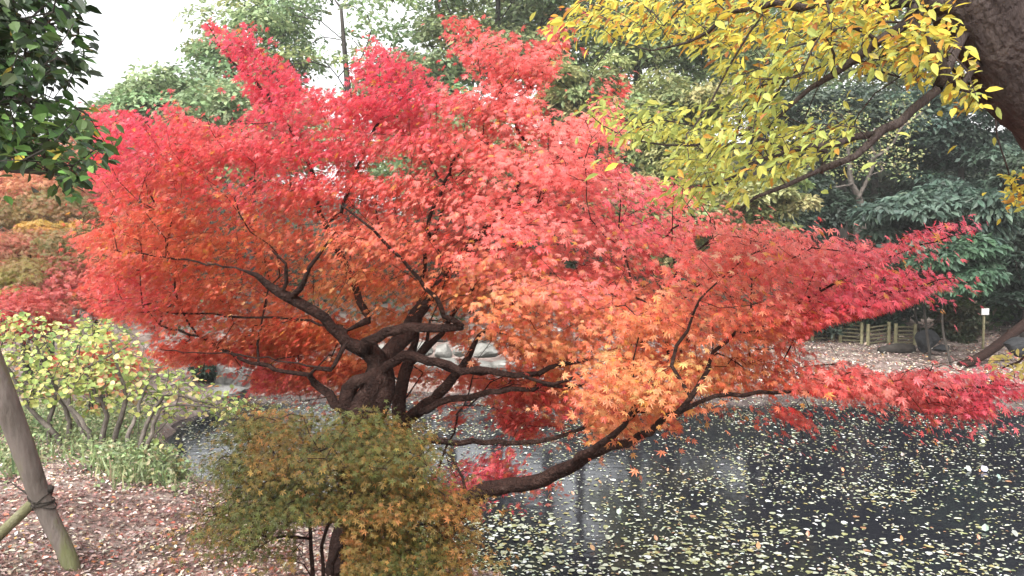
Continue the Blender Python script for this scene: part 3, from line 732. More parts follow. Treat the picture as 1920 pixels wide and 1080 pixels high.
# colour differs from twig to twig and a few leaves are still yellow or already dull
tw = rng.normal(0, 1, (len(anch), 1))
cols[:, 1:2] *= np.exp(.26 * tw[k]); cols[:, 2:3] *= np.exp(.22 * tw[k])
cols *= np.exp(rng.normal(0, .16, (n, 1)))
odd = rng.random(n)
cols[odd < .025] = (.62, .30, .06); cols[(odd > .025) & (odd < .05)] = (.32, .035, .03)
N = outw[k] * .58 + np.array([0, 0, .85]) + rng.normal(0, .36, (n, 3))
A = td[k] * .6 + sdv[k] * np.sign(side[ok])[:, None] * .45 + np.array([0, 0, -.45]) + rng.normal(0, .3, (n, 3))
S = np.clip(rng.normal(.0215, .006, n), .009, .036) * np.interp(P[:, 1], [3.2, 4.8], [1.0, 1.22])
maple = empty("maple_tree", tb, "large spreading red and orange maple leaning over the pond with a twisted hollow trunk", "maple")
link_mesh("trunk", sk.mesh("trunk"), M['maple_bark'], maple)
link_mesh("crown", leaf_mesh("crown", P, N, A, S, np.clip(cols, 0, .9), STAR7), M['maple_leaf'], maple)

# ------------------------------------------------------------------ olive maple bush in front of the trunk
def spray_plant(name, label, cat, polys, near, far, n_anchor, K, leaf, palette_fn, seed, stems, bark, mat, template, centre, flat=.03, spread=.07, sink=0.3, tilt=.5, up=.7, group=None,
                r0=.0014, step=.1, clear=(), droop=.45, stray=.1, foliage="crown", wood="trunk", base=None, axis_jit=.3, tier=None, mask=True):
    rng2 = np.random.default_rng(seed); sk = Skel(seed)
    for pts, rad in stems: sk.limb(pts, rad, attach=len(sk.P) > 0)
    tot = []
    global rng
    keep, rng = rng, rng2
    areas = np.array([abs(np.sum(np.array(p)[:, 0] * np.roll(np.array(p)[:, 1], 1) - np.array(p)[:, 1] * np.roll(np.array(p)[:, 0], 1))) for p in polys])
    for p, a in zip(polys, areas): tot.append(sample_region(p, max(3, int(n_anchor * a / areas.sum()))))
    rng = keep
    A2 = np.vstack(tot)
    t = rng2.random(len(A2))
    dn = near(A2[:, 0], A2[:, 1]) if callable(near) else near
    df = far(A2[:, 0], A2[:, 1]) if callable(far) else far
    an = unproj(A2[:, 0], A2[:, 1], dn + (df - dn) * t)
    if tier:
        z = np.round((an[:, 2] + .08 * np.sin(an[:, 0] * 3)) / tier) * tier; an[:, 2] = an[:, 2] * .4 + z * .6
    g = gz_vec(an) + .05
    an[:, 2] = np.maximum(an[:, 2], g)
    tips = sk.grow(an, step=step, r0=r0, bend=.15, wob=.04, far=.25, up=.03)
    td = sk.dirs(tips)
    ow = norm((an - np.asarray(centre)) * np.array([1, 1, .3]))
    td = norm(td * .6 + ow * .4)
    n = len(an) * K; k = np.repeat(np.arange(len(an)), K)
    sd = norm(np.cross(td, np.array([0, 0, 1.])) + 1e-6)
    al = rng2.uniform(-1.6, .9, n) * spread; si = rng2.normal(0, .8, n) * spread
    P = an[k] + td[k] * al[:, None] + sd[k] * si[:, None]
    P[:, 2] += rng2.normal(0, flat, n) - sink * np.abs(si)
    px, py = proj(P)
    if mask:
        ok = rng2.random(n) < stray
        for p in polys: ok |= in_poly(px, py, p)
    else: ok = np.ones(n, bool)
    for c in clear: ok &= ~in_poly(px, py, c)
    ok &= P[:, 2] > gz_vec(P) + .01
    P, k, px, py, si = P[ok], k[ok], px[ok], py[ok], si[ok]; n = len(P)
    cols = palette_fn(rng2, px, py, k, len(an), t[k])
    N = ow[k] * tilt + np.array([0, 0, up]) + rng2.normal(0, .4, (n, 3))
    A = td[k] * .6 + sd[k] * np.sign(si)[:, None] * .5 + np.array([0, 0, -droop]) + rng2.normal(0, axis_jit, (n, 3))
    S = leaf * rng2.uniform(.6, 1.25, n)
    root = empty(name, stems[0][0][0] if base is None else base, label, cat, group)
    link_mesh(wood, sk.mesh(wood), M[bark], root)
    link_mesh(foliage, leaf_mesh(foliage, P, N, A, S, np.clip(cols, 0, .9), template), M[mat], root)
    return root

def gz_vec(P): return ground_z(P[:, 0], P[:, 1])
def on_ground(px, depth, drop=.05):
    p = unproj(px, 540, depth); p[2] = gz(p[0], p[1]) - drop; return p

def bush_cols(r, px, py, k, na, t):
    O = [(720, 975), (870, 960), (800, 880), (600, 1030), (500, 850), (660, 820), (880, 1020), (560, 960), (450, 960), (420, 840), (700, 900), (780, 1050), (620, 900), (500, 1000)]
    v = np.array([.4, .6, .15, .5, .3, .1, .4, .05, .1, .0, .1, .1, .15, .0])
    w = idw(px, py, O, v, 4)[:, 0] + r.normal(0, .20, na)[k] + r.normal(0, .12, len(px))
    w = np.clip(w, 0, 1)[:, None]
    c = np.where(w < .5, np.array((.070, .080, .018)) * (1 - 2 * w) + np.array((.19, .105, .024)) * 2 * w, np.array((.19, .105, .024)) * (2 - 2 * w) + np.array((.36, .12, .04)) * (2 * w - 1))
    return c * np.exp(r.normal(0, .22, (len(px), 1)))
BUSH = [[(400, 830), (430, 800), (490, 770), (560, 775), (640, 775), (700, 755), (760, 772), (825, 800), (815, 840), (700, 850), (560, 835), (480, 850)],
        [(385, 880), (430, 850), (560, 845), (720, 860), (790, 850), (835, 885), (860, 910), (780, 930), (640, 915), (500, 935), (420, 935)],
        [(400, 950), (480, 940), (620, 925), (760, 935), (870, 915), (908, 945), (895, 975), (800, 975), (700, 985), (560, 975), (440, 985)],
        [(345, 1000), (400, 975), (470, 985), (520, 990), (500, 1015), (440, 1035), (375, 1025)], [(650, 985), (760, 985), (880, 990), (905, 1015), (880, 1040), (760, 1060), (650, 1080)],
        [(640, 1060), (800, 1060), (880, 1050), (870, 1110), (650, 1120)], [(540, 1030), (580, 1020), (580, 1060), (545, 1065)]]
b1 = on_ground(585, 3.5); b2 = on_ground(612, 3.45); b3 = on_ground(640, 3.55); b0 = on_ground(600, 3.5)
stems = [(np.vstack([b0, b1 * .5 + b0 * .5 + np.array([0, 0, .12]), D([(583, 1060), (580, 980), (560, 920), (520, 870)], 3.5, 3.6)]), [.012, .010, .009, .007, .005, .003]),
         (np.vstack([b2, D([(605, 1060), (620, 970), (640, 900), (650, 820)], 3.45, 3.5)]), [.010, .008, .007, .005, .003]),
         (np.vstack([b3, D([(625, 1060), (690, 980), (770, 930), (860, 950)], 3.5, 3.3)]), [.010, .008, .006, .004, .003]),
         (D([(580, 1010), (530, 1010), (480, 1000), (420, 1000)], 3.5, 3.4), [.007, .006, .004, .003])]
spray_plant("maple_shrub", "low olive green and rust maple bush hiding the big maple's foot", "bush", BUSH, 2.95, 4.0, 1500, 25, .0185, bush_cols, 91, stems, 'maple_bark', 'soft_leaf', STAR5,
            unproj(620, 930, 3.5), spread=.10, sink=.22, flat=.02, r0=.0011, tier=.2, clear=([(555, 985), (640, 985), (640, 1090), (555, 1090)],), stray=.5)

# ------------------------------------------------------------------ yellow oak, upper right
ytr = [unproj(2600, 1000, 3.0), unproj(2290, 700, 2.85), unproj(2190, 400, 2.72), unproj(1965, 140, 2.6), unproj(1840, -60, 2.5), unproj(1770, -260, 2.45), unproj(1690, -640, 2.4)]
ytr[0][2] = gz(ytr[0][0], ytr[0][1]) - .1
YB = [(np.array(ytr), [.30, .25, .215, .195, .175, .16, .11]),
      (D([(1880, 10), (1790, 8), (1700, 2), (1660, 6), (1600, -10), (1500, 15), (1450, 5), (1420, 12), (1365, 28), (1330, 60), (1290, 78), (1220, 95)], 2.5, 2.35, 2.3), [.05, .04, .024, .018, .013, .012, .010, .008, .007, .006, .004, .002]),
      (D([(1850, 60), (1805, 70), (1780, 120), (1755, 170), (1715, 212), (1660, 245), (1600, 290), (1540, 322), (1480, 350), (1420, 370), (1388, 392)], 2.5, 2.4, 2.5), [.026, .016, .015, .0145, .014, .013, .011, .010, .008, .006, .003]),
      (D([(1772, 135), (1745, 95), (1720, 55), (1705, 35)], 2.42, 2.4), [.016, .014, .011, .008]),
      (D([(1720, 8), (1690, 45), (1650, 80), (1600, 115), (1560, 145), (1520, 165), (1480, 200), (1440, 240)], 2.4, 2.5), [.018, .015, .014, .012, .010, .008, .006, .003]),
      (D([(1650, 80), (1600, 45), (1560, 60), (1480, 90)], 2.4, 2.3), [.007, .006, .005, .002]),
      (D([(1540, 322), (1560, 285), (1500, 275), (1440, 290), (1380, 330), (1330, 350)], 2.5, 2.6), [.008, .007, .006, .005, .004, .002]),
      (D([(1640, 252), (1560, 262), (1480, 285), (1390, 325), (1330, 350)], 2.45, 2.5), [.012, .010, .008, .005, .002]),
      (D([(1480, 285), (1400, 250), (1300, 270), (1200, 270), (1130, 235)], 2.5, 2.6), [.006, .005, .004, .003, .002]),
      (D([(1775, 140), (1800, 160), (1830, 175), (1860, 190)], 2.45, 2.6), [.009, .008, .006, .003]),
      (D([(1560, 145), (1555, 105), (1545, 60)], 2.45, 2.4), [.005, .004, .003]),
      (D([(1830, 120), (1900, 220), (1960, 300), (1925, 370)], 2.5, 3.2), [.012, .010, .008, .004]),
      (D([(2000, 420), (1990, 560), (1930, 660), (1880, 690)], 2.7, 3.6), [.012, .010, .006, .003])]
YPOLY = [[(1005, 50), (1060, 20), (1110, -30), (1300, -60), (1560, -70), (1820, -60), (1800, 60), (1700, 100), (1640, 130), (1560, 130), (1480, 150), (1440, 200), (1380, 160), (1340, 120), (1260, 70), (1180, 80), (1130, 80), (1060, 70)],
         [(1090, 180), (1180, 185), (1280, 200), (1370, 170), (1420, 140), (1470, 190), (1480, 230), (1560, 215), (1620, 215), (1600, 270), (1540, 300), (1480, 330), (1400, 370), (1340, 365), (1290, 395), (1240, 370), (1250, 310), (1230, 270), (1150, 265), (1120, 230), (1080, 215)],
         [(1560, 60), (1800, 70), (1840, 130), (1880, 205), (1800, 215), (1750, 165), (1680, 145), (1600, 120)],
         [(1880, 310), (1990, 300), (1990, 390), (1885, 390)],
         [(1845, 670), (1880, 655), (1990, 650), (1990, 705), (1890, 715)]]
def yellow_cols(r, px, py, k, na, t):
    pal = np.array([(.60, .49, .08), (.47, .46, .11), (.34, .39, .11), (.54, .28, .06), (.36, .16, .06), (.58, .50, .17)])
    green = np.clip((py - 80) / 90, 0, 1) * (px < 1700)
    hue = r.random(na)[k]
    w = np.stack([1.6 - 1.1 * green, .9 + .9 * green, .35 + 1.6 * green, .6 - .35 * green, .28 - .22 * green, .25 + .25 * green], 1)
    w /= w.sum(1, keepdims=True)
    u = np.clip(hue * .75 + r.random(len(px)) * .25, 0, .999)
    idx = (u[:, None] > np.cumsum(w, 1)).sum(1).clip(0, 5)
    c = pal[idx]
    pale = (py > 600)
    c[pale] = (.55, .48, .16)
    return c * np.exp(r.normal(0, .15, (len(px), 1)))
spray_plant("oak_tree", "thick leaning brown trunk at the right with long boughs of yellow toothed leaves", "tree", YPOLY,
            lambda x, y: np.where(y > 600, 3.2, np.where(x > 1870, 2.9, 2.2)), lambda x, y: np.where(y > 600, 3.8, np.where(x > 1870, 3.4, 3.15)), 820, 9, .038, yellow_cols, 92, YB, 'trunk_bark', 'yellow_leaf', LANCE,
            unproj(1900, 100, 2.6), spread=.080, sink=.25, tilt=.5, droop=.4, axis_jit=.45, r0=.0011, step=.09, stray=.12, base=ytr[0], flat=.035,
            clear=([(1782, -200), (1785, 0), (1830, 130), (1885, 220), (1922, 272), (2200, 700), (2400, 300), (2200, -200)], [(1800, 75), (1812, 95), (1780, 160), (1735, 220), (1660, 258), (1560, 325), (1430, 380), (1400, 400), (1380, 390), (1480, 338), (1560, 292), (1660, 230), (1735, 180)], [(1700, 0), (1718, 12), (1650, 92), (1560, 158), (1480, 210), (1470, 200), (1560, 135), (1640, 72)],
                   [(1205, 262), (1260, 270), (1240, 330), (1200, 320)], [(1620, 150), (1690, 130), (1700, 180), (1620, 200)], [(1500, 180), (1590, 165), (1560, 215), (1490, 235)], [(1240, 85), (1330, 130), (1360, 175), (1240, 190), (1200, 150)], [(1395, 90), (1440, 85), (1430, 130), (1400, 130)]))

# ------------------------------------------------------------------ dark evergreen bough, upper left
et = [on_ground(-370, 3.3), unproj(-360, 500, 3.2), unproj(-330, 150, 3.1), unproj(-330, -200, 3.0), unproj(-320, -600, 3.0)]
EB = [(np.array(et), [.17, .14, .12, .10, .07]),
      (D([(-340, 260), (-200, 200), (-60, 195), (40, 185), (120, 190)], 3.1, 2.4), [.04, .03, .018, .010, .004]),
      (D([(-335, 120), (-200, 20), (-60, 0), (40, 60), (110, 110)], 3.1, 2.4), [.035, .026, .016, .009, .004]),
      (D([(-340, 330), (-200, 330), (-60, 318), (40, 318), (110, 330)], 3.1, 2.4), [.03, .022, .013, .008, .003]),
      (D([(-330, -60), (-200, -100), (-60, -110), (60, -60), (150, 0)], 3.1, 2.5), [.035, .026, .016, .009, .004])]
EPOLY = [[(-200, -160), (140, -160), (150, -40), (165, 20), (150, 50), (170, 100), (160, 140), (125, 172), (90, 150), (60, 170), (40, 180), (-200, 200)],
         [(-200, 200), (40, 185), (110, 185), (160, 205), (190, 235), (205, 275), (200, 300), (170, 320), (140, 365), (105, 360), (85, 320), (40, 300), (-200, 310)]]
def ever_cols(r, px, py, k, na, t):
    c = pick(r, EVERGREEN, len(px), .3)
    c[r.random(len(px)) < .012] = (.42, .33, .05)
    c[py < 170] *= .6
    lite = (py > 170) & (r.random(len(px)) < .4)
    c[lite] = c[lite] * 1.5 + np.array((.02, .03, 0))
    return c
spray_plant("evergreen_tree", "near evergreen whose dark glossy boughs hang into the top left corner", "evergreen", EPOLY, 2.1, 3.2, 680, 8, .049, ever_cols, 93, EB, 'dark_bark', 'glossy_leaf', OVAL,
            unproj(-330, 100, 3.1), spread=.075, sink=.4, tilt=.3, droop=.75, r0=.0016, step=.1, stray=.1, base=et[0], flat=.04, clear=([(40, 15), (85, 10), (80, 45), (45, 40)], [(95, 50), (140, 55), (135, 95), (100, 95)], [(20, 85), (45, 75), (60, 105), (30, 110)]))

# ------------------------------------------------------------------ yellow green shrubs on the left bank
def shrub_cols(r, px, py, k, na, t):
    pal = np.array([(.42, .44, .13), (.29, .37, .11), (.54, .50, .20), (.20, .29, .09), (.58, .44, .24), (.50, .22, .11)])
    w = np.array([3, 3, 2, 1.8, .8, .35]); w /= w.sum()
    g = r.choice(6, na, p=w); h = r.choice(6, len(px), p=w)
    return np.where((r.random(len(px)) < .55)[:, None], pal[g][k], pal[h]) * np.exp(r.normal(0, .15, (len(px), 1)))
def stem(px0, dep, pts, d1, r):
    b = on_ground(px0, dep)
    return (np.vstack([b, D(pts, dep, d1)]), [r, r * .85, r * .7, r * .5, r * .3])
SG = "yellow green shrubs on the left bank"
spray_plant("leafy_shrub", "yellow green shrub at the left edge behind the wooden support pole", "shrub", [[(-60, 580), (30, 575), (110, 600), (150, 640), (160, 700), (130, 745), (60, 760), (0, 745), (-60, 760)]], 7.0, 8.6, 240, 7, .052, shrub_cols, 94,
            [stem(95, 7.6, [(110, 820), (60, 770), (20, 700), (-10, 640)], 7.6, .03), stem(110, 7.6, [(130, 800), (110, 740), (80, 680), (60, 620)], 7.4, .028), stem(88, 7.7, [(92, 800), (105, 740), (125, 690), (140, 640)], 7.9, .025)],
            'grey_bark', 'soft_leaf', ROUND, unproj(50, 680, 7.6), spread=.11, tilt=.35, r0=.003, step=.2, group=SG, stray=.45)
spray_plant("leafy_shrub", "arching yellow green shrub with bare curving stems above the grass", "shrub", [[(100, 610), (190, 590), (250, 620), (290, 670), (285, 720), (215, 760), (160, 780), (120, 740), (105, 690)]], 7.0, 8.6, 210, 7, .052, shrub_cols, 95,
            [stem(185, 7.3, [(190, 830), (200, 780), (170, 720), (140, 660)], 7.5, .03), stem(200, 7.3, [(215, 820), (235, 750), (220, 690), (200, 620)], 7.4, .028), stem(178, 7.3, [(160, 800), (130, 760), (150, 700), (240, 650)], 7.6, .025), stem(170, 7.4, [(150, 800), (120, 750), (90, 730), (70, 720)], 7.6, .02)],
            'grey_bark', 'soft_leaf', ROUND, unproj(190, 680, 7.5), spread=.11, tilt=.35, r0=.003, step=.2, group=SG, stray=.45)
spray_plant("leafy_shrub", "thin shrub reaching pale yellow sprays out over the dark water", "shrub", [[(280, 690), (330, 680), (400, 720), (470, 745), (480, 765), (400, 785), (340, 770), (300, 800), (250, 790), (240, 730)], [(255, 830), (300, 820), (345, 835), (300, 860), (260, 850)]], 6.9, 8.2, 120, 6, .050, shrub_cols, 96,
            [stem(250, 6.95, [(262, 850), (280, 780), (320, 740), (400, 760)], 7.4, .026), stem(255, 6.95, [(280, 830), (300, 770), (330, 760), (440, 765)], 7.2, .022), stem(240, 7.0, [(240, 830), (262, 760), (275, 720), (300, 690)], 7.8, .022)],
            'grey_bark', 'soft_leaf', ROUND, unproj(300, 780, 7.2), spread=.11, tilt=.35, r0=.003, step=.2, group=SG, stray=.45)

# ------------------------------------------------------------------ wooden support pole with its brace
M['pole_wood'] = noise_material('pole_wood', [(.3, (.075, .062, .05)), (.5, (.145, .12, .105)), (.62, (.13, .135, .06)), (.8, (.21, .185, .165))], 5, 9, .85, .5, 40, stretch=(1, 1, .35))
M['brace_wood'] = noise_material('brace_wood', [(.3, (.08, .08, .04)), (.55, (.15, .145, .075)), (.8, (.20, .18, .14))], 5, 9, .85, .5, 40)
M['rope'] = noise_material('rope', [(.3, (.02, .016, .013)), (.7, (.06, .05, .04))], 60, 4, .95, .6, 200)
pb = ground_hit(134, 1066)
dpt = pb[1]
pole_pts = [pb + np.array([.012, 0, -.12]), unproj(132, 1055, dpt), unproj(81, 946, dpt - .01), unproj(29, 800, dpt - .05), unproj(-15, 690, dpt - .08), unproj(-150, 330, dpt - .05)]
ps = empty("tree_support", pb, "weathered wooden tree support pole with a roped brace at the lower left", "support")
v, f = tube("pole", pole_pts, [.042, .044, .050, .060, .064, .062], 16, step=.1)
rr = np.random.default_rng(3); v += rr.normal(0, .0015, v.shape)
link_mesh("pole", np_mesh("pole", v, f, smooth=True), M['pole_wood'], ps)
bd = dpt + .06
v, f = tube("brace", [unproj(72, 930, bd + .01), unproj(58, 946, bd), unproj(0, 1002, bd), unproj(-130, 1130, bd - .1), ], [.026, .028, .029, .030], 14, step=.1)
link_mesh("brace", np_mesh("brace", v, f, smooth=True), M['brace_wood'], ps)
axis_p = norm(unproj(81, 946, dpt) - unproj(29, 800, dpt)); c0 = unproj(79, 940, dpt - .01)
u = norm(np.cross(axis_p, [0, 1, 0])); w = np.cross(axis_p, u)
parts = []
for q, (sh, tl) in enumerate(((-.01, .25), (.0, -.3), (.012, .1), (.0, .55))):
    a = np.linspace(0, 2 * math.pi, 25)
    pts = c0 + axis_p * sh + (.055 * np.cos(a)[:, None] * u + .060 * np.sin(a)[:, None] * w) + axis_p * (tl * .1 * np.cos(a))[:, None]
    parts.append(tube("r", pts, [.0035], 6, caps=False))
link_mesh("rope", np_mesh("rope", *merge(parts), smooth=True), M['rope'], ps)
v, f = tube("twig", [unproj(70, 935, dpt), unproj(50, 925, dpt + .05), unproj(30, 912, dpt + .05), unproj(20, 903, dpt + .06)], [.007, .006, .004, .002], 6)
v2, f2 = tube("twig", [unproj(92, 920, dpt), unproj(97, 912, dpt)], [.022, .016], 8)
link_mesh("peg", np_mesh("peg", *merge([(v, f), (v2, f2)]), smooth=True), M['dark_bark'], ps)

# ------------------------------------------------------------------ rocks, stone wall
def rock_mesh(name, c, s, seed, sub=4, rough=.28, rz=0.0):
    import bmesh
    bm = bmesh.new(); bmesh.ops.create_icosphere(bm, subdivisions=sub, radius=1)
    v = np.array([x.co[:] for x in bm.verts]); f = np.array([[q.index for q in x.verts] for x in bm.faces]); bm.free()
    r = np.random.default_rng(seed); d = np.ones(len(v))
    for _ in range(16):                                        # flat cleaved faces
        nn = norm(r.normal(size=3)); h = r.uniform(.55, .95); t = v @ nn
        d = np.where(t > h, np.minimum(d, h / np.maximum(t, 1e-3)), d)
    for q in range(5):
        k = r.normal(0, 2.2 * 1.7 ** q, 3); d += rough * .16 / 1.6 ** q * np.sin(v @ k + r.uniform(0, 6))
    v = v * d[:, None] * np.asarray(s)
    ca, sa = math.cos(rz), math.sin(rz)
    v = np.stack([v[:, 0] * ca - v[:, 1] * sa, v[:, 0] * sa + v[:, 1] * ca, v[:, 2]], 1)
    return np_mesh(name, v + np.asarray(c), [f], smooth=False)
def rock(name, label, px, py, wpx, hpx, depth, mat, seed, group=None, z=None):
    c = unproj(px, py, depth); s = (wpx / 2 / FPX * depth, wpx / 2 / FPX * depth * .8, hpx / 2 / FPX * depth)
    o = link_mesh(name, rock_mesh(name, c, s, seed), M[mat])
    return tag(o, label, "rock", group)
RK = "boulders round the pond"
rock("boulder", "tall grey cleft boulder standing at the water's far left corner", 436, 712, 90, 100, 17.3, 'stone', 5, RK)
rock("boulder", "grey slab of rock lying against the tall boulder's foot", 412, 738, 120, 40, 16.9, 'stone', 6, RK)
rock("boulder", "small pale stone at the near bank's waterline by the shrubs", 330, 935, 34, 24, 9.6, 'stone', 7, RK)
rock("boulder", "white speckled stone in the water edge below the red boughs", 519, 745, 26, 18, 17.4, 'pale_stone', 8, RK)
rock("boulder", "pale flat stone right of the white speckled stone", 577, 743, 44, 18, 17.5, 'pale_stone', 9, RK)
rock("boulder", "dark boulder standing at the right end of the bamboo fence", 1738, 640, 44, 52, 20.5, 'dark_stone', 10, RK)
rock("boulder", "low dark stone leaning on the dark boulder", 1764, 653, 34, 20, 20.3, 'dark_stone', 11, RK)
rock("boulder", "dark wet stone at the picture's right edge below the leaning log", 1915, 650, 60, 40, 18.6, 'dark_stone', 12, RK)
# pale stone embankment beyond the trunk: courses of squared blocks
wall = empty("stone_wall", (-2.0, 18.1, 0), "pale stone block embankment wall across the pond behind the maple trunk", "wall")
r = np.random.default_rng(21); nb = 0
for row in range(4):
    x = -4.2 + r.uniform(0, .3)
    while x < 0.9:
        w_ = r.uniform(.35, .85); h_ = .36
        o = link_mesh("block", rock_mesh("block", (x + w_ / 2, 18.0 + row * .10 + r.uniform(-.03, .03), -.02 + row * .345 + h_ / 2), (w_ / 2 * 1.18, .26, h_ / 2 * 1.22), 300 + nb, 3, .12), M['pale_stone'], wall)
        x += w_; nb += 1

# ------------------------------------------------------------------ bamboo fence, sign, log, cut stump
M['bamboo'] = noise_material('bamboo', [(.3, (.10, .09, .05)), (.55, (.20, .18, .10)), (.8, (.30, .27, .17))], 8, 6, .7, .3, 30)
M['bamboo_dark'] = noise_material('bamboo_dark', [(.3, (.06, .055, .03)), (.6, (.12, .105, .06))], 8, 6, .75, .3, 30)
FG = "low bamboo fence panels on the far bank"
for (xa, xb, dp, lab) in ((1524, 1563, 22.3, "shaded bamboo fence panel farthest left, half lost in the shrub"), (1576, 1616, 22.0, "bamboo fence panel second from the left, its posts catching light"),
                          (1628, 1667, 21.9, "bamboo fence panel in the row just left of the boulder's neighbour"), (1680, 1716, 21.8, "bamboo fence panel ending beside the dark boulder")):
    A_ = unproj(xa, 600, dp); B_ = unproj(xb, 600, dp)
    za, zb = gz(A_[0], A_[1]), gz(B_[0], B_[1]); hh = .52
    root = empty("fence_panel", (A_[0], A_[1], za), lab, "fence", FG)
    for (q, zq) in ((A_, za), (B_, zb)):
        v, f = tube("post", [(q[0], q[1], zq - .15), (q[0], q[1], zq + hh * .5), (q[0] + .005, q[1], zq + hh + .06)], [.05, .048, .046], 10)
        link_mesh("post", np_mesh("post", v, f, smooth=False), M['bamboo'], root)
    for j in range(5):
        h = .06 + j * .105
        a = np.array([A_[0] + .05, A_[1] - .01, za + h]); b = np.array([B_[0] - .05, B_[1] - .01, zb + h + .01])
        v, f = tube("rail", [a, (a + b) / 2 + np.array([0, 0, .006]), b], [.026, .024, .025], 8)
        link_mesh("rail", np_mesh("rail", v, f, smooth=True), M['bamboo_dark'], root)
sp = ground_hit(1843, 655); sd = sp[1]
sg = empty("notice_sign", sp, "small white notice board on a thin wooden stake on the far bank", "sign")
top = unproj(1845, 586, sd)
v, f = tube("stake", [sp - np.array([0, 0, .2]), (sp + top) / 2, top], [.035, .034, .032], 8)
link_mesh("stake", np_mesh("stake", v, f, smooth=True), M['bamboo'], sg)
m, n, l = nodes_of("white_board"); out = n.new("ShaderNodeOutputMaterial"); p = n.new("ShaderNodeBsdfPrincipled"); p.inputs["Roughness"].default_value = .5
nz = n.new("ShaderNodeTexNoise"); nz.inputs["Scale"].default_value = 9; nz.inputs["Detail"].default_value = 6
cr = n.new("ShaderNodeValToRGB"); cr.color_ramp.elements[0].color = (.62, .62, .60, 1); cr.color_ramp.elements[1].color = (.82, .82, .80, 1)
l.new(nz.outputs["Fac"], cr.inputs[0]); l.new(cr.outputs[0], p.inputs["Base Color"]); l.new(p.outputs[0], out.inputs["Surface"])
bc = unproj(1845, 584, sd) - np.array([0, .05, 0])
link_mesh("board", np_mesh("board", *box(bc, (.23, .025, .17), .25)), m, sg)
v, f = box(bc + np.array([0, .018, 0]), (.25, .008, .19), .25)
link_mesh("backing", np_mesh("backing", v, f), M['bamboo_dark'], sg)

lg = [unproj(1800, 690, 19.0), unproj(1850, 662, 19.2), unproj(1925, 605, 19.8), unproj(2010, 545, 20.5)]
lg[0][2] = gz(lg[0][0], lg[0][1]) + .02
v, f = tube("leaning_log", lg, [.10, .11, .12, .12], 12, step=.3)
tag(link_mesh("leaning_log", np_mesh("leaning_log", v, f, smooth=True), M['maple_bark']), "dark bare log leaning up the bank at the right edge", "log")
fl = ground_hit(1650, 662); fr_ = ground_hit(1712, 660)
v, f = tube("fallen_log", [fl + np.array([0, 0, .06]), (fl + fr_) / 2 + np.array([0, .05, .10]), fr_ + np.array([0, 0, .08])], [.10, .14, .11], 12, step=.15)
tag(link_mesh("fallen_log", np_mesh("fallen_log", v, f, smooth=True), M['dark_bark']), "dark fallen log lying on leaf litter in front of the fence", "log")
# cut, mossy topped stump with a small white tag, beside a thin bent grey tree
s0 = unproj(1618, 450, 24.5); s0[2] = gz(s0[0], s0[1]) - .2
s1 = unproj(1608, 392, 24.5)
st = empty("tree_stump", s0, "tall cut grey stump with a white tag beside the bent trunk", "stump")
v, f = tube("trunk", [s0, (s0 + s1) / 2 + np.array([.03, 0, 0]), s1], [.19, .165, .16], 14, step=.25)
link_mesh("trunk", np_mesh("trunk", v, f, smooth=True), M['grey_bark'], st)
M['moss'] = noise_material('moss', [(.3, (.10, .09, .03)), (.7, (.24, .20, .07))], 20, 6, .95, .5, 60)
v, f = tube("moss_cap", [s1 + np.array([0, 0, .005]), s1 + np.array([0, 0, .06]), s1 + np.array([0, 0, .11])], [.165, .15, .07], 14)
link_mesh("moss_cap", np_mesh("moss_cap", v, f, smooth=True), M['moss'], st)
tg = unproj(1609, 404, 24.5)
link_mesh("tag", np_mesh("tag", *box(tg - np.array([0, .18, 0]), (.09, .01, .11))), m, st)
bt = Skel(31)
g0 = unproj(1625, 480, 23.5); g0[2] = gz(g0[0], g0[1]) - .1
bt.limb(np.vstack([g0, D([(1617, 420), (1610, 370), (1596, 340), (1592, 300), (1585, 240)], 23.5, 23.3)]), [.11, .095, .085, .08, .06, .03])
bt.limb(D([(1598, 345), (1560, 352), (1530, 350)], 23.3, 23), [.03, .025, .01])
bt.limb(D([(1610, 372), (1640, 300), (1632, 270), (1640, 240)], 23.3, 23.2), [.05, .045, .04, .02])
bt.limb(D([(1632, 300), (1670, 275), (1690, 240), (1730, 210)], 23.2, 23), [.045, .04, .03, .015])
bt.limb(D([(1640, 300), (1655, 318), (1632, 328)], 23.2, 23.1), [.03, .025, .012])
q = np.random.default_rng(5)
an = unproj(q.uniform(1510, 1720, 60), q.uniform(190, 330, 60), q.uniform(22.6, 24, 60))
tp = bt.grow(an, .3, .006, far=.3)
kk = np.repeat(np.arange(60), 26)
P = an[kk] + q.normal(0, .22, (len(kk), 3)) * np.array([1, 1, .5])
make_tree("bent_tree", "thin grey tree with a crooked trunk and curling limbs against the dark wood", "tree", g0, bt,
          (P, np.array([0, -.3, .8]) + q.normal(0, .4, P.shape), q.normal(0, 1, P.shape), q.uniform(.07, .13, len(P)), pick(q, YELLOW_GREEN, len(P)), CARD), M['grey_bark'], M['forest_leaf'])

# ------------------------------------------------------------------ ground cover, litter, floating leaves
def scatter(name, P, palette, seed, size, template, mat, normal_jit=.35, lift=.008, upright=False):
    r = np.random.default_rng(seed); n = len(P)
    P = P.copy(); P[:, 2] += lift + r.uniform(0, lift, n)
    N = np.array([0, 0, 1.]) + r.normal(0, normal_jit, (n, 3)); A = r.normal(0, 1, (n, 3))
    if upright: N = r.normal(0, 1, (n, 3)) * np.array([1, 1, .2]); A = np.array([0, 0, 1.]) + r.normal(0, .35, (n, 3))
    return link_mesh(name, leaf_mesh(name, P, N, A, size * r.uniform(.55, 1.3, n), pick(r, palette, n, .2), template), M[mat])

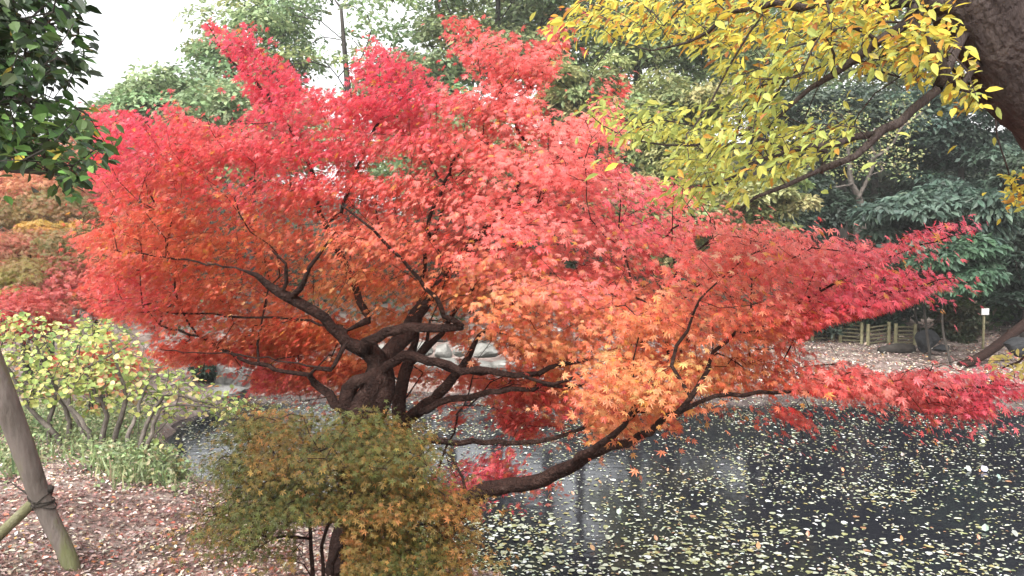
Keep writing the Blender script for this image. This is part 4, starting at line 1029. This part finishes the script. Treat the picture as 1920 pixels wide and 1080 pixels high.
LITTER = [((.34, .26, .22), 3), ((.44, .36, .30), 2.6), ((.55, .48, .41), 1.3), ((.22, .13, .105), 1.8), ((.34, .10, .06), .6), ((.5, .3, .1), .25)]
r = np.random.default_rng(41)
NL = 190000
X = r.uniform(-7.5, 4, NL); Y = 1.8 + r.beta(1.0, 1.4, NL) * 13
d = shore_dist(X, Y); keep = (d > .1) & (r.random(NL) < np.where(X > 1.5, .3, 1) * (.35 + .65 * (np.sin(X * 1.3 + Y) * np.sin(Y * 1.7 - X * .6) > -.4)))
X, Y = X[keep], Y[keep]
tag(scatter("leaf_litter", np.stack([X, Y, ground_z(X, Y)], 1), LITTER, 42, .030, OVAL, 'litter'), kind="stuff")
X = r.uniform(-4, 1.5, 40000); Y = r.uniform(3.2, 6.6, 40000); d = shore_dist(X, Y)
k = (d > .1) & (r.random(40000) < np.clip(1.25 - np.abs(Y - 4.6) * .55, .1, 1) * (.45 + .55 * (np.sin(X * 2.3 + 1) * np.sin(Y * 2.9 + X) > -.2))); X, Y = X[k], Y[k]
tag(scatter("russet_litter", np.stack([X, Y, ground_z(X, Y)], 1), [((.19, .10, .085), 3), ((.14, .08, .068), 3), ((.27, .16, .125), 2), ((.30, .09, .07), .5)], 47, .026, STAR5, 'litter', .4, .006), kind="stuff")
X = r.uniform(3, 16, 16000); Y = r.uniform(16.6, 24, 16000); d = shore_dist(X, Y); k = d > .15; X, Y = X[k], Y[k]
tag(scatter("bank_litter", np.stack([X, Y, ground_z(X, Y)], 1), LITTER, 43, .075, OVAL, 'litter'), kind="stuff")
# grass and weeds under the shrubs
gp = []
for (cx, cy, sx, sy, nn_) in ((60, 800, 60, 25, 900), (130, 800, 60, 30, 1500), (200, 830, 60, 35, 1800), (260, 880, 45, 25, 1300), (240, 790, 40, 30, 800), (310, 890, 25, 20, 500), (30, 870, 40, 20, 350)):
    qx = r.normal(cx, sx * .6, nn_ // 10); qy = r.normal(cy, sy * .6, nn_ // 10)
    for a_, b_ in zip(qx, qy):
        h = ground_hit(a_, max(b_, 700))
        gp.append(h + r.normal(0, .07, (10, 3)) * np.array([1, 1, 0]))
gp = np.vstack(gp); gp = gp[shore_dist(gp[:, 0], gp[:, 1]) > 0.05]; gp[:, 2] = ground_z(gp[:, 0], gp[:, 1])
GRS = [((.22, .28, .13), 3), ((.32, .36, .19), 2), ((.15, .20, .09), 2), ((.36, .32, .2), 1)]
gw = np.repeat(gp, 2, 0); gw = gw + r.normal(0, .06, gw.shape) * np.array([1, 1, 0]); gw[:, 2] += r.random(len(gw)) ** 2 * .22
tag(scatter("weeds", gw, GRS, 46, .045, OVAL, 'soft_leaf', .6, .01), kind="stuff")
tag(scatter("grass", gp[::2], GRS, 44, .15, BLADE, 'soft_leaf', upright=True), kind="stuff")
# undergrowth that covers the far hillside's floor
X = r.uniform(-18, 32, 26000); Y = 21.5 + r.beta(1, 1.5, 26000) * 22
Z = ground_z(X, Y); k = (Z > .75) & (shore_dist(X, Y) > 5.2); X, Y, Z = X[k], Y[k], Z[k]
Z = Z + r.random(len(Z)) ** 2 * .8
tag(scatter("undergrowth", np.stack([X, Y, Z], 1), [((.03, .055, .02), 3), ((.06, .09, .03), 2), ((.015, .025, .012), 2), ((.10, .08, .045), 1)], 45, .22, CARD, 'forest_leaf', .8, .02), kind="stuff")

# leaves floating on the pond
PADS = [((.26, .27, .18), 3), ((.36, .37, .29), 2.5), ((.21, .21, .09), 2), ((.48, .49, .46), 1.1), ((.25, .21, .08), .8), ((.22, .11, .05), .35)]
N0 = 105000
X = r.uniform(-7, 15, N0); Y = r.uniform(6, 18, N0)
px, py = proj(np.stack([X, Y, np.zeros(N0)], 1))
cl = .5 + .5 * np.sin(X * 1.9 + 1.3 * np.sin(Y * 1.1)) * np.sin(Y * 2.7 + 1.1 * np.sin(X * .8))
fine = .5 + .5 * np.sin(X * 6.1 + 2 * np.sin(Y * 4.3)) * np.sin(Y * 7.9 + 1.7 * np.sin(X * 3.2))
dens = np.interp(py, [740, 800, 880, 960, 1020, 1100], [.22, .30, .40, .52, .85, 1.0]) * (.35 + .9 * cl * cl + .4 * fine)
raft = np.sin(X * .8 + 2.2 * np.sin(Y * .55)) * np.sin(Y * 1.9 + 1.5 * np.sin(X * .45 + 1))
dens *= np.clip(1 + .4 * raft, .45, 1.5)
dens *= np.where(py > 940, 1.15 - .35 * np.clip((px - 1000) / 900, 0, 1), 1)
keep = (shore_dist(X, Y) < -.03) & (r.random(N0) < dens) & (px > 200) & (px < 1980)
X, Y = X[keep], Y[keep]; n = len(X)
S = .040 * np.clip(np.exp(r.normal(0, .38, n)), .4, 2.2); cl_ = pick(r, PADS, n, .14)
ang = r.uniform(0, 2 * math.pi, n)
P = np.stack([X, Y, np.full(n, .006) + r.uniform(0, .004, n)], 1)
A = np.stack([np.cos(ang), np.sin(ang), np.zeros(n)], 1); Nn = np.array([0, 0, 1.]) + r.normal(0, .07, (n, 3))
px, py = proj(P)
vis = (px > 900) & (px < 1915) & (py < 1078) & (py > 760)
size_px = np.where(vis, S / Y, 0)
big = np.argsort(-size_px)[:265]
rest = np.ones(n, bool); rest[big] = False
tag(link_mesh("floating_leaves", leaf_mesh("floating_leaves", P[rest], Nn[rest], A[rest], S[rest], cl_[rest], OVAL), M['floating']), kind="stuff")
SPECIAL = [(1490, 832, 0, .11), (1503, 856, 0, .09), (1479, 862, 0, .07), (1600, 860, 0, .09), (1693, 856, 0, .08), (1814, 884, 0, .15), (1850, 886, 0, .15), (1872, 898, 0, .11), (1731, 882, 0, .10), (1842, 832, 0, .12), (1848, 998, 0, .12), (1908, 1008, 0, .12), (1545, 990, 0, .08), (1384, 862, 0, .07),
           (1836, 886, 1, .08), (1720, 850, 1, .09), (1786, 850, 1, .08), (1776, 866, 1, .07), (1582, 886, 1, .10), (1515, 1008, 1, .10), (1422, 1032, 1, .12), (1690, 1016, 1, .10), (1836, 1014, 1, .09), (1626, 830, 1, .10), (1252, 845, 1, .08), (1252, 885, 1, .08), (1128, 908, 1, .09), (1076, 930, 1, .09), (1232, 1016, 1, .10), (1115, 1034, 1, .11), (1160, 966, 0, .11), (990, 925, 0, .09)]
for (qx, qy, kind_, sz) in SPECIAL:
    f_ = CAMZ / (math.tan(math.atan((qy - 540) / FPX) + PITCH)); q_ = unproj(qx, qy, f_); q_[2] = .01
    q_ = q_[None]
    c_ = np.array([(.26, .27, .22)]) if kind_ == 0 else np.array([(.34, .16, .07)])
    c_ = c_ * np.exp(r.normal(0, .12, (1, 3)))
    o = link_mesh("curled_leaf", leaf_mesh("curled_leaf", q_, np.array([[r.normal(0, .5), -1.0, .8]]), np.array([[r.normal(0, .6), .5, 1.0]]), [sz * .72], c_, ROUND if kind_ == 0 else OVAL), M['floating'])
    tag(o, ("white curled leaf standing up out of the floating leaves" if kind_ == 0 else "rusty orange curled leaf lying among pale floating leaves"), "leaf", ("white curled leaves on the pond" if kind_ == 0 else "rusty curled leaves on the pond"))
pads = []
for c_ in PADS:
    pads.append(leaf_mesh("floating_leaf", np.zeros((1, 3)), np.array([[0, 0, 1.]]), np.array([[0, 1., 0]]), [1.0], np.array([c_[0]]), ROUND)); pads[-1].materials.append(M['floating'])
wts = np.array([w for _, w in PADS]); wts /= wts.sum()
for i in big:
    o = bpy.data.objects.new("floating_leaf", pads[int(r.choice(len(PADS), p=wts))]); COL.objects.link(o)
    o.location = P[i]; o.rotation_euler = (r.normal(0, .06), r.normal(0, .06), float(ang[i])); o.scale = (float(S[i]),) * 3
    tag(o, "large pale fallen leaf floating on the pond's near water", "leaf", "fallen leaves floating nearest on the pond")

# ------------------------------------------------------------------ thin autumn haze
hv, hf = box((0, 190, 16), (760, 580, 72))
hm, n, l = nodes_of("haze"); out = n.new("ShaderNodeOutputMaterial"); pv = n.new("ShaderNodeVolumePrincipled")
pv.inputs["Color"].default_value = (.93, .93, .92, 1); pv.inputs["Density"].default_value = .0014; pv.inputs["Anisotropy"].default_value = .3
l.new(pv.outputs[0], out.inputs["Volume"])
tag(link_mesh("haze", np_mesh("haze", hv, hf), hm), kind="stuff")
